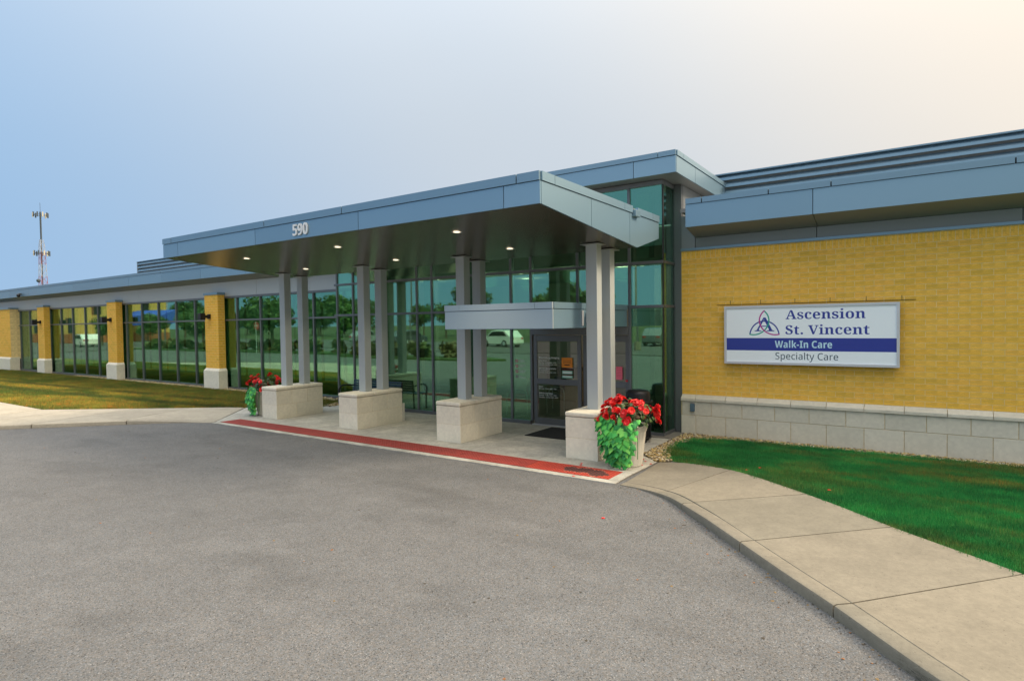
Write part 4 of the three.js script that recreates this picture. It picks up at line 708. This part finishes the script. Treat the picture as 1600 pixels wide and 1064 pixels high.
{ // crumbs, dead leaf bits and grit on the driveway, thicker along the kerb
  const g = leafGeo.clone(); g.rotateX(-Math.PI / 2 + 0.15); g.scale(0.028, 0.02, 0.028);
  const n = 420, im = new THREE.InstancedMesh(g, std(1, 1, 1, { roughness: 0.9, side: THREE.DoubleSide }), n), m4 = new THREE.Matrix4(), q = new THREE.Quaternion(), c = new THREE.Color();
  for (let i = 0; i < n; i++) {
    let x, z; if (i < 230) { const p = kerbR[Math.floor(rnd() * 105)], d = Math.pow(rnd(), 2) * 0.35 + 0.015, o = offset(kerbR, -d)[kerbR.indexOf(p)]; [x, z] = o; } else { x = rr(-17, -0.8); z = rr(-7.9, -3); }
    const s = i < 230 ? rr(0.3, 0.9) : rr(0.4, 1.2); im.setMatrixAt(i, m4.compose(new THREE.Vector3(x, 0.005, z), q.setFromAxisAngle(new THREE.Vector3(0, 1, 0), rnd() * 6.28), new THREE.Vector3(s, s, s))); const k = rnd(); im.setColorAt(i, k < 0.55 ? c.setRGB(0.05, 0.042, 0.03) : k < 0.85 ? c.setRGB(0.17, 0.115, 0.05) : c.setRGB(0.25, 0.10, 0.03));
  }
  im.name = numbered('leaf_litter'); info(im, 'scattered dead leaf bits and grit on the grey driveway', 'litter', null, 'stuff'); scene.add(im);
}
// ---------------------------------------------------------------- forecourt furniture
{ // litter bin with vertical slats and a hooded lid
  const x = -4.66, z = -11.25, t = thing('litter_bin', 'black slatted metal litter bin with hooded lid by the glass corner', 'litter bin', [x, 0.014, z]), P = (n, g, m = M.blackMetal) => part(n, g, m, t, true);
  const put = (g, a, b, c) => { g.translate(a, b, c); return g; };
  P('liner', put(cyl(0.22, 0.20, 0.66, 24), 0, 0.40, 0), M.black);
  for (let i = 0; i < 24; i++) { const a = i / 24 * 6.283, r = 0.25; P('slat', rod([Math.cos(a) * r * 0.92, 0.06, Math.sin(a) * r * 0.92], [Math.cos(a) * r * 1.05, 0.78, Math.sin(a) * r * 1.05], 0.012, 4)); }
  for (const y of [0.09, 0.75]) { const g = new THREE.TorusGeometry(0.25, 0.016, 8, 32); g.rotateX(Math.PI / 2); P('hoop', put(g, 0, y, 0)); }
  const rim = new THREE.TorusGeometry(0.275, 0.022, 8, 32); rim.rotateX(Math.PI / 2); P('rim', put(rim, 0, 0.80, 0));
  P('hood', new THREE.LatheGeometry([[0.24, 0.80], [0.235, 0.95], [0.225, 0.99], [0.19, 1.02], [0.1, 1.035], [0, 1.04]].map(p => new THREE.Vector2(...p)), 32));
  for (let i = 0; i < 4; i++) { const a = i * Math.PI / 2 + 0.6; P('foot', rb(Math.cos(a) * 0.22 - 0.03, Math.cos(a) * 0.22 + 0.03, 0, 0.06, Math.sin(a) * 0.22 - 0.03, Math.sin(a) * 0.22 + 0.03, 0.008)); }
}
{ // metal bench behind the second pier
  const t = thing('metal_bench', 'black metal slat bench with curved arms and sky reflection painted into the slats against the glass', 'bench', [-12.62, 0.014, -11.42]), P = (n, g, m = M.blackMetal) => part(n, g, m, t, true);
  const bm = std(0.035, 0.075, 0.13, { metalness: 0.7, roughness: 0.28 }), w = 0.95;  // black slats, with the blue sky reflection put into their colour
  for (let i = 0; i < 6; i++) P('seat_slat', rb(-w, w, 0.43, 0.455, 0.20 - i * 0.075, 0.262 - i * 0.075, 0.006), bm);
  for (let i = 0; i < 5; i++) P('back_slat', rb(-w, w, 0.50 + i * 0.068, 0.555 + i * 0.068, -0.235 - i * 0.016, -0.21 - i * 0.016, 0.006), bm);
  for (const s of [-1, 1]) {
    P('leg', merge([rod([s * w, 0, 0.24], [s * w, 0.43, 0.24], 0.022, 8), rod([s * w, 0, -0.26], [s * w, 0.82, -0.30], 0.022, 8)]));
    P('arm', new THREE.TubeGeometry(new THREE.CatmullRomCurve3([[0, 0.43, 0.26], [0, 0.60, 0.27], [0, 0.68, 0.18], [0, 0.70, 0], [0, 0.66, -0.26]].map(p => new THREE.Vector3(s * w, p[1], p[2]))), 20, 0.022, 8));
  }
}
{ const m = part(numbered('door_mat'), rb(-6.95, -5.45, 0.0145, 0.027, -11.72, -10.58, 0.005), std(0.012, 0.012, 0.013, { roughness: 1, bumpMap: again(fineBump, 12), bumpScale: 0.003 }), scene, true); info(m, 'black rubber mat on the paving in front of the sliding doors', 'mat'); }
// waiting-room furniture behind the glass
{
  const seat = (x, z, turn, mat, label) => {
    const t = thing('waiting_chair', label, 'chair', [x, 0.02, z], 'chairs inside the glass hall'); t.rotation.y = turn; const P = (n, g, m) => part(n, g, m, t, true);
    P('seat', rb(-0.27, 0.27, 0.38, 0.47, -0.25, 0.27, 0.03), mat); const bk = rb(-0.27, 0.27, 0.50, 0.92, -0.04, 0.04, 0.03); bk.rotateX(-0.16); bk.translate(0, -0.01, -0.20); P('backrest', bk, mat);
    for (const s of [-1, 1]) { P('arm', new THREE.TubeGeometry(new THREE.CatmullRomCurve3([[0, 0, 0.26], [0, 0.45, 0.25], [0, 0.64, 0.12], [0, 0.66, -0.1], [0, 0.60, -0.24], [0, 0, -0.28]].map(p => new THREE.Vector3(s * 0.30, p[1], p[2]))), 24, 0.014, 6), M.alu); }
  };
  const dk = std(0.03, 0.05, 0.09), rd = std(0.30, 0.02, 0.03);
  seat(-11.5, -13.0, Math.PI * 0.9, dk, 'dark upholstered chair inside the glass hall near the bench'); seat(-10.6, -13.3, 0.3, dk, 'dark chair with arched metal arms beside the waiting table'); seat(-8.9, -13.2, -1.0, rd, 'red upholstered chair inside the glass hall'); seat(-8.3, -13.9, -0.5, dk, 'dark chair behind the red chair in the hall');
  const t = thing('waiting_table', 'small round table with yellow paper inside the glass hall', 'table', [-9.75, 0.02, -13.1]), top = cyl(0.42, 0.42, 0.03, 32); top.translate(0, 0.72, 0); part('top', top, std(0.35, 0.25, 0.15), t, true); part('leg', rod([0, 0.02, 0], [0, 0.71, 0], 0.035, 12), M.alu, t, true); const bs = cyl(0.25, 0.27, 0.03, 24); bs.translate(0, 0.015, 0); part('base', bs, M.alu, t, true);
  const y = part(numbered('notice_card'), rb(-9.84, -9.62, 0.756, 1.04, -12.98, -12.97, 0.003), std(0.75, 0.68, 0.08), scene, true); info(y, 'yellow card standing on the waiting table', 'card');
  const tv = thing('television', 'black screen hanging inside the glass hall', 'television', [-11.55, 2.2, -14.85]); part('screen', rb(-12.05, -11.2, 2.0, 2.5, -14.88, -14.82, 0.01), M.black, tv); part('mount', bx(-11.75, -11.5, 2.2, 2.35, -14.9, -14.885), M.frame, tv);
}
// ---------------------------------------------------------------- radio mast beyond the roofs
{
  const d = 250, cx = -0.953 * d, cz = -0.303 * d, t = thing('radio_mast', 'distant red and white lattice radio mast with antenna rings', 'mast', [cx, 0, cz]);
  const H = 41.5, wAt = y => y < 32 ? 3.3 - y / 32 * 2.0 : 0.9, corner = (k, y) => { const a = k * 2.0944 + 0.5, r = wAt(y) * 0.62; return [Math.cos(a) * r, y, Math.sin(a) * r]; };
  const redM = std(0.32, 0.08, 0.07), whM = std(0.42, 0.43, 0.45), dk = std(0.06, 0.08, 0.10);
  for (let s = 0; s < 8; s++) { const y0 = s * 4, gs = []; for (let q = 0; q < 2; q++) { const a = y0 + q * 2, b = a + 2; for (let k = 0; k < 3; k++) { gs.push(rod(corner(k, a), corner(k, b), 0.065, 5), rod(corner(k, a), corner((k + 1) % 3, b), 0.03, 4), rod(corner((k + 1) % 3, a), corner(k, b), 0.03, 4), rod(corner(k, a), corner((k + 1) % 3, a), 0.03, 4)); } } part('lattice_section', merge(gs), s % 2 ? whM : redM, t, true); }
  part('cable_ladder', rod([0, 0, 0], [0, 41, 0], 0.15, 6), dk, t, true); part('top_pole', rod([0, 32, 0], [0, 41, 0], 0.26, 8), dk, t, true); part('lightning_rod', rod([0, 41, 0], [0, 44, 0], 0.05, 4), dk, t, true);
  for (const [y, R2] of [[40, 2.0], [27.5, 2.1]]) { const ring = new THREE.TorusGeometry(R2 * 0.85, 0.08, 5, 18); ring.rotateX(Math.PI / 2); ring.translate(0, y, 0); part('antenna_ring', ring, dk, t, true); for (let k = 0; k < 9; k++) { const a = k * 0.698; part('antenna', bx(Math.cos(a) * R2 - 0.15, Math.cos(a) * R2 + 0.15, y - 0.8, y + 0.8, Math.sin(a) * R2 - 0.15, Math.sin(a) * R2 + 0.15), k % 3 ? dk : std(0.55, 0.52, 0.42), t, true); } }
  const dish = new THREE.SphereGeometry(0.6, 12, 8); dish.translate(0.2, 18.5, 1.2); part('dish', dish, dk, t, true);
}
// ---------------------------------------------------------------- what the glass mirrors: the far side of the drive
const grassFar = std(0.075, 0.13, 0.03, { map: again(mottle, 0.3), roughness: 1 });
struct('island_lawn', slab([[-76, 6.2], [-24, 6.2], [-22, 7.5], [-24, 8.8], [-76, 8.8]], 0.12, 0.2), grassFar);
struct('parking_lot', slab([[-120, 17], [60, 17], [60, 40], [-120, 40]], -0.01, 0.04), std(0.22, 0.21, 0.20, { map: again(aggregate, 0.3) }));
struct('parking_lot', slab([[-150, -4], [-76.2, -4], [-76.2, 16.9], [-150, 16.9]], -0.01, 0.04), std(0.22, 0.21, 0.20, { map: again(aggregate, 0.3) }));
{
  const crownOf = (n, rx, ry, seedShift) => { const v = [], lobes = Array.from({ length: 9 }, () => [rr(-0.6, 0.6) * rx, rr(-0.55, 0.6) * ry, rr(-0.6, 0.6) * rx, rr(0.35, 0.6)]); for (let i = 0; i < n; i++) { const L2 = lobes[Math.floor(rnd() * 9)], a = rnd() * 6.28, h = rr(-1, 1), s = Math.sqrt(1 - h * h), q = Math.pow(rnd(), 0.4) * L2[3]; const c = [L2[0] + Math.cos(a) * s * q * rx, L2[1] + h * q * ry, L2[2] + Math.sin(a) * s * q * rx], w = rr(0.16, 0.34); const r3 = () => [rr(-1, 1) * w, rr(-1, 1) * w, rr(-1, 1) * w]; const p = r3(), k = r3(); v.push(c[0] - p[0], c[1] - p[1], c[2] - p[2], c[0] + k[0], c[1] + k[1], c[2] + k[2], c[0] + p[0], c[1] + p[1], c[2] + p[2], c[0] - p[0], c[1] - p[1], c[2] - p[2], c[0] + p[0], c[1] + p[1], c[2] + p[2], c[0] - k[0], c[1] - k[1], c[2] - k[2]); } const g = new THREE.BufferGeometry(); g.setAttribute('position', new THREE.Float32BufferAttribute(v, 3)); g.computeVertexNormals(); return g; };
  const crowns = [0, 1, 2].map(() => crownOf(2600, 3.4, 3.2)), greens = [leafy(0.05, 0.10, 0.025), leafy(0.065, 0.125, 0.03), leafy(0.04, 0.085, 0.03)];
  const trunkG = merge([rod([0, 0, 0], [0, 4.6, 0], 0.24, 8, 0.12), ...[0, 1, 2, 3].map(k => rod([0, 2.6 + k * 0.4, 0], [Math.cos(k * 1.7) * 1.6, 4.6 + k * 0.4, Math.sin(k * 1.7) * 1.6], 0.10, 6, 0.04))]);
  const tree = (x, z, s, k, label) => { const t = thing('tree', label, 'tree', [x, -0.06, z], 'trees mirrored in the windows'); part('trunk', trunkG, M.trunk, t, true); const c = part('crown', crowns[k], greens[k], t, true); c.position.y = 5.0; c.userData.kind = 'stuff'; t.scale.setScalar(s); t.rotation.y = rnd() * 6; };
  const lb = 'broadleaf tree of the belt across the drive mirrored in the glass';
  for (let i = 0; i < 50; i++) tree(-250 + i * 5.8 + rr(-2, 2), rr(56, 84), i % 5 === 0 ? rr(1.15, 1.4) : rr(0.8, 1.15), i % 3, lb);
  for (const [x, z] of [[-62, 7.4], [-50, 7.5], [-38, 7.4], [-98, 12], [-88, 14]]) tree(x, z, rr(0.55, 0.7), 1, 'young tree on the kerbed island mirrored in the windows');
  // low shrubs on the island
  const shrubG = crownOf(420, 0.8, 0.6), sm2 = [leafy(0.09, 0.11, 0.03), leafy(0.12, 0.10, 0.035)];
  for (let i = 0; i < 20; i++) { const m = part(numbered('shrub'), shrubG, sm2[i % 2], scene, true); m.position.set(-72 + i * 2.4 + rr(-0.5, 0.5), 0.5, 7.5 + rr(-0.4, 0.4)); m.rotation.y = rnd() * 6; info(m, 'low shrub on the kerbed island mirrored in the windows', 'shrub', 'shrubs on the island'); }
}
{ // ochre shop building mirrored in the far windows
  const t = thing('shop_building', 'ochre shop building with brick base and blue awning mirrored in the windows', 'building', [-130, 0, 24]), P = (n, g, m) => part(n, g, m, t, true);
  const oc = std(0.62, 0.40, 0.12), br = std(0.35, 0.12, 0.05), bl = std(0.04, 0.10, 0.55);
  P('wall', bx(-14, 10, 1.6, 8.6, -7, 8), oc); P('brick_base', bx(-14.05, 10.05, 0, 1.6, -7.05, 8.05), br); P('parapet', bx(-14.2, 10.2, 8.6, 9.0, -7.2, 8.2), std(0.5, 0.33, 0.12));
  for (let i = 0; i < 4; i++) { P('window', bx(-11 + i * 5.6, -8.6 + i * 5.6, 1.8, 4.4, -7.12, -7.051), M.black); }
  for (let i = 0; i < 3; i++) P('end_window', bx(10.06, 10.12, 5.0, 7.6, -4.6 + i * 4, -3.2 + i * 4), M.black);
  P('awning', sidePlate([[0, 3.4], [-2.6, 2.9], [-2.6, 4.6], [0, 5.6]].map(([z, y]) => [z + 2, y]), 10.13, 26), bl); P('awning_post', merge([bx(25.6, 25.8, 0, 2.9, -0.4, -0.2), bx(18, 18.2, 0, 2.9, -0.4, -0.2)]), M.frame);
}
{ // parked cars across the drive
  const carG = (() => { const s = new THREE.Shape([[-2.3, 0.35], [-2.32, 0.75], [-2.2, 0.98], [-1.25, 1.12], [-0.55, 1.62], [0.2, 1.70], [1.45, 1.66], [2.1, 1.12], [2.28, 1.0], [2.32, 0.45], [2.2, 0.32]].map(p => new THREE.Vector2(...p))); const g = new THREE.ExtrudeGeometry(s, { depth: 1.7, bevelEnabled: true, bevelSize: 0.06, bevelThickness: 0.08, bevelSegments: 3 }); g.translate(0, 0, -0.85); return g; })();
  const winG = (() => { const s = new THREE.Shape([[-1.05, 1.14], [-0.5, 1.55], [0.2, 1.62], [1.35, 1.58], [1.75, 1.14]].map(p => new THREE.Vector2(...p))); const g = new THREE.ExtrudeGeometry(s, { depth: 1.9, bevelEnabled: false }); g.translate(0, 0, -0.95); return g; })();
  const car = (x, z, turn, paint, label) => {
    const t = thing('parked_car', label, 'car', [x, 0.0, z], 'cars parked across the drive'), P = (n, g, m) => part(n, g, m, t, true); t.rotation.y = turn;
    P('body', carG, new THREE.MeshPhysicalMaterial({ color: lin(...paint), roughness: 0.35, clearcoat: 1, clearcoatRoughness: 0.05 })); P('side_windows', winG, std(0.02, 0.025, 0.03, { roughness: 0.1 }));
    for (const sx of [-1.42, 1.42]) for (const sz of [-0.86, 0.86]) { const g = cyl(0.36, 0.36, 0.24, 20); g.rotateX(Math.PI / 2); g.translate(sx, 0.36, sz); const w = P('wheel', g, M.black); const r = cyl(0.22, 0.22, 0.26, 10); r.rotateX(Math.PI / 2); r.translate(sx, 0.36, sz); part('rim', r, M.alu, w, true); }
    for (const sz of [-0.7, 0.7]) { P('headlight', rb(-2.36, -2.2, 0.78, 0.92, sz - 0.18, sz + 0.18, 0.03), M.white); P('tail_light', rb(2.2, 2.37, 0.8, 1.0, sz - 0.15, sz + 0.15, 0.03), std(0.4, 0.02, 0.02)); }
  };
  car(-37, 28, 0.2, [0.75, 0.75, 0.73], 'white parked car mirrored beside the sliding doors'); car(-95, 9, 0.1, [0.78, 0.78, 0.76], 'white parked car mirrored in front of the blue awning'); car(-52, 30, 1.5, [0.05, 0.06, 0.08], 'dark parked car mirrored in the hall glass'); car(-60, 30, 1.5, [0.25, 0.27, 0.30], 'grey parked car mirrored in the window row'); car(-22, 34, 1.5, [0.10, 0.11, 0.12], 'charcoal parked car across the drive');
}
{ // stop sign and lamp posts
  const t = thing('stop_sign', 'red octagonal stop sign mirrored in the window row', 'sign', [-49, -0.05, 5.4]); part('post', rod([0, 0, 0], [0, 2.9, 0], 0.035, 8), M.alu, t, true);
  const g = new THREE.CylinderGeometry(0.4, 0.4, 0.012, 8); g.rotateY(Math.PI / 8); g.rotateX(Math.PI / 2); g.translate(0, 2.5, 0.045); part('plate', g, std(0.5, 0.03, 0.03), t, true);
  const face = canvasTex(256, 256, (c, W, H) => { c.fillStyle = '#c0202a'; c.fillRect(0, 0, W, H); c.fillStyle = '#fff'; c.font = 'bold 84px sans-serif'; c.textAlign = 'center'; c.fillText('STOP', 128, 158); }); const f = new THREE.CircleGeometry(0.37, 8, Math.PI / 8); f.rotateY(Math.PI); f.translate(0, 2.5, 0.036); part('face', f, new THREE.MeshStandardMaterial({ map: face, roughness: 0.5 }), t, true);
  for (const [x, z] of [[-20, 24], [-46, 24], [-72, 24]]) { const p = thing('lamp_post', 'tall parking lot lamp post mirrored in the upper panes', 'lamp post', [x, 0, z], 'lamp posts of the parking lot'); part('pole', rod([0, 0, 0], [0, 8.4, 0], 0.1, 10, 0.07), M.frame, p, true); part('head', rb(-0.9, 0.9, 8.3, 8.5, -0.18, 0.18, 0.03), M.frame, p, true); part('footing', rod([0, 0, 0], [0, 0.7, 0], 0.3, 16), M.concrete[0], p, true); }
}
scene.traverse(o => { if (o.isMesh) { o.castShadow = true; o.receiveShadow = true; } if (o.userData.top) delete o.userData.top; });
renderer.render(scene, camera);
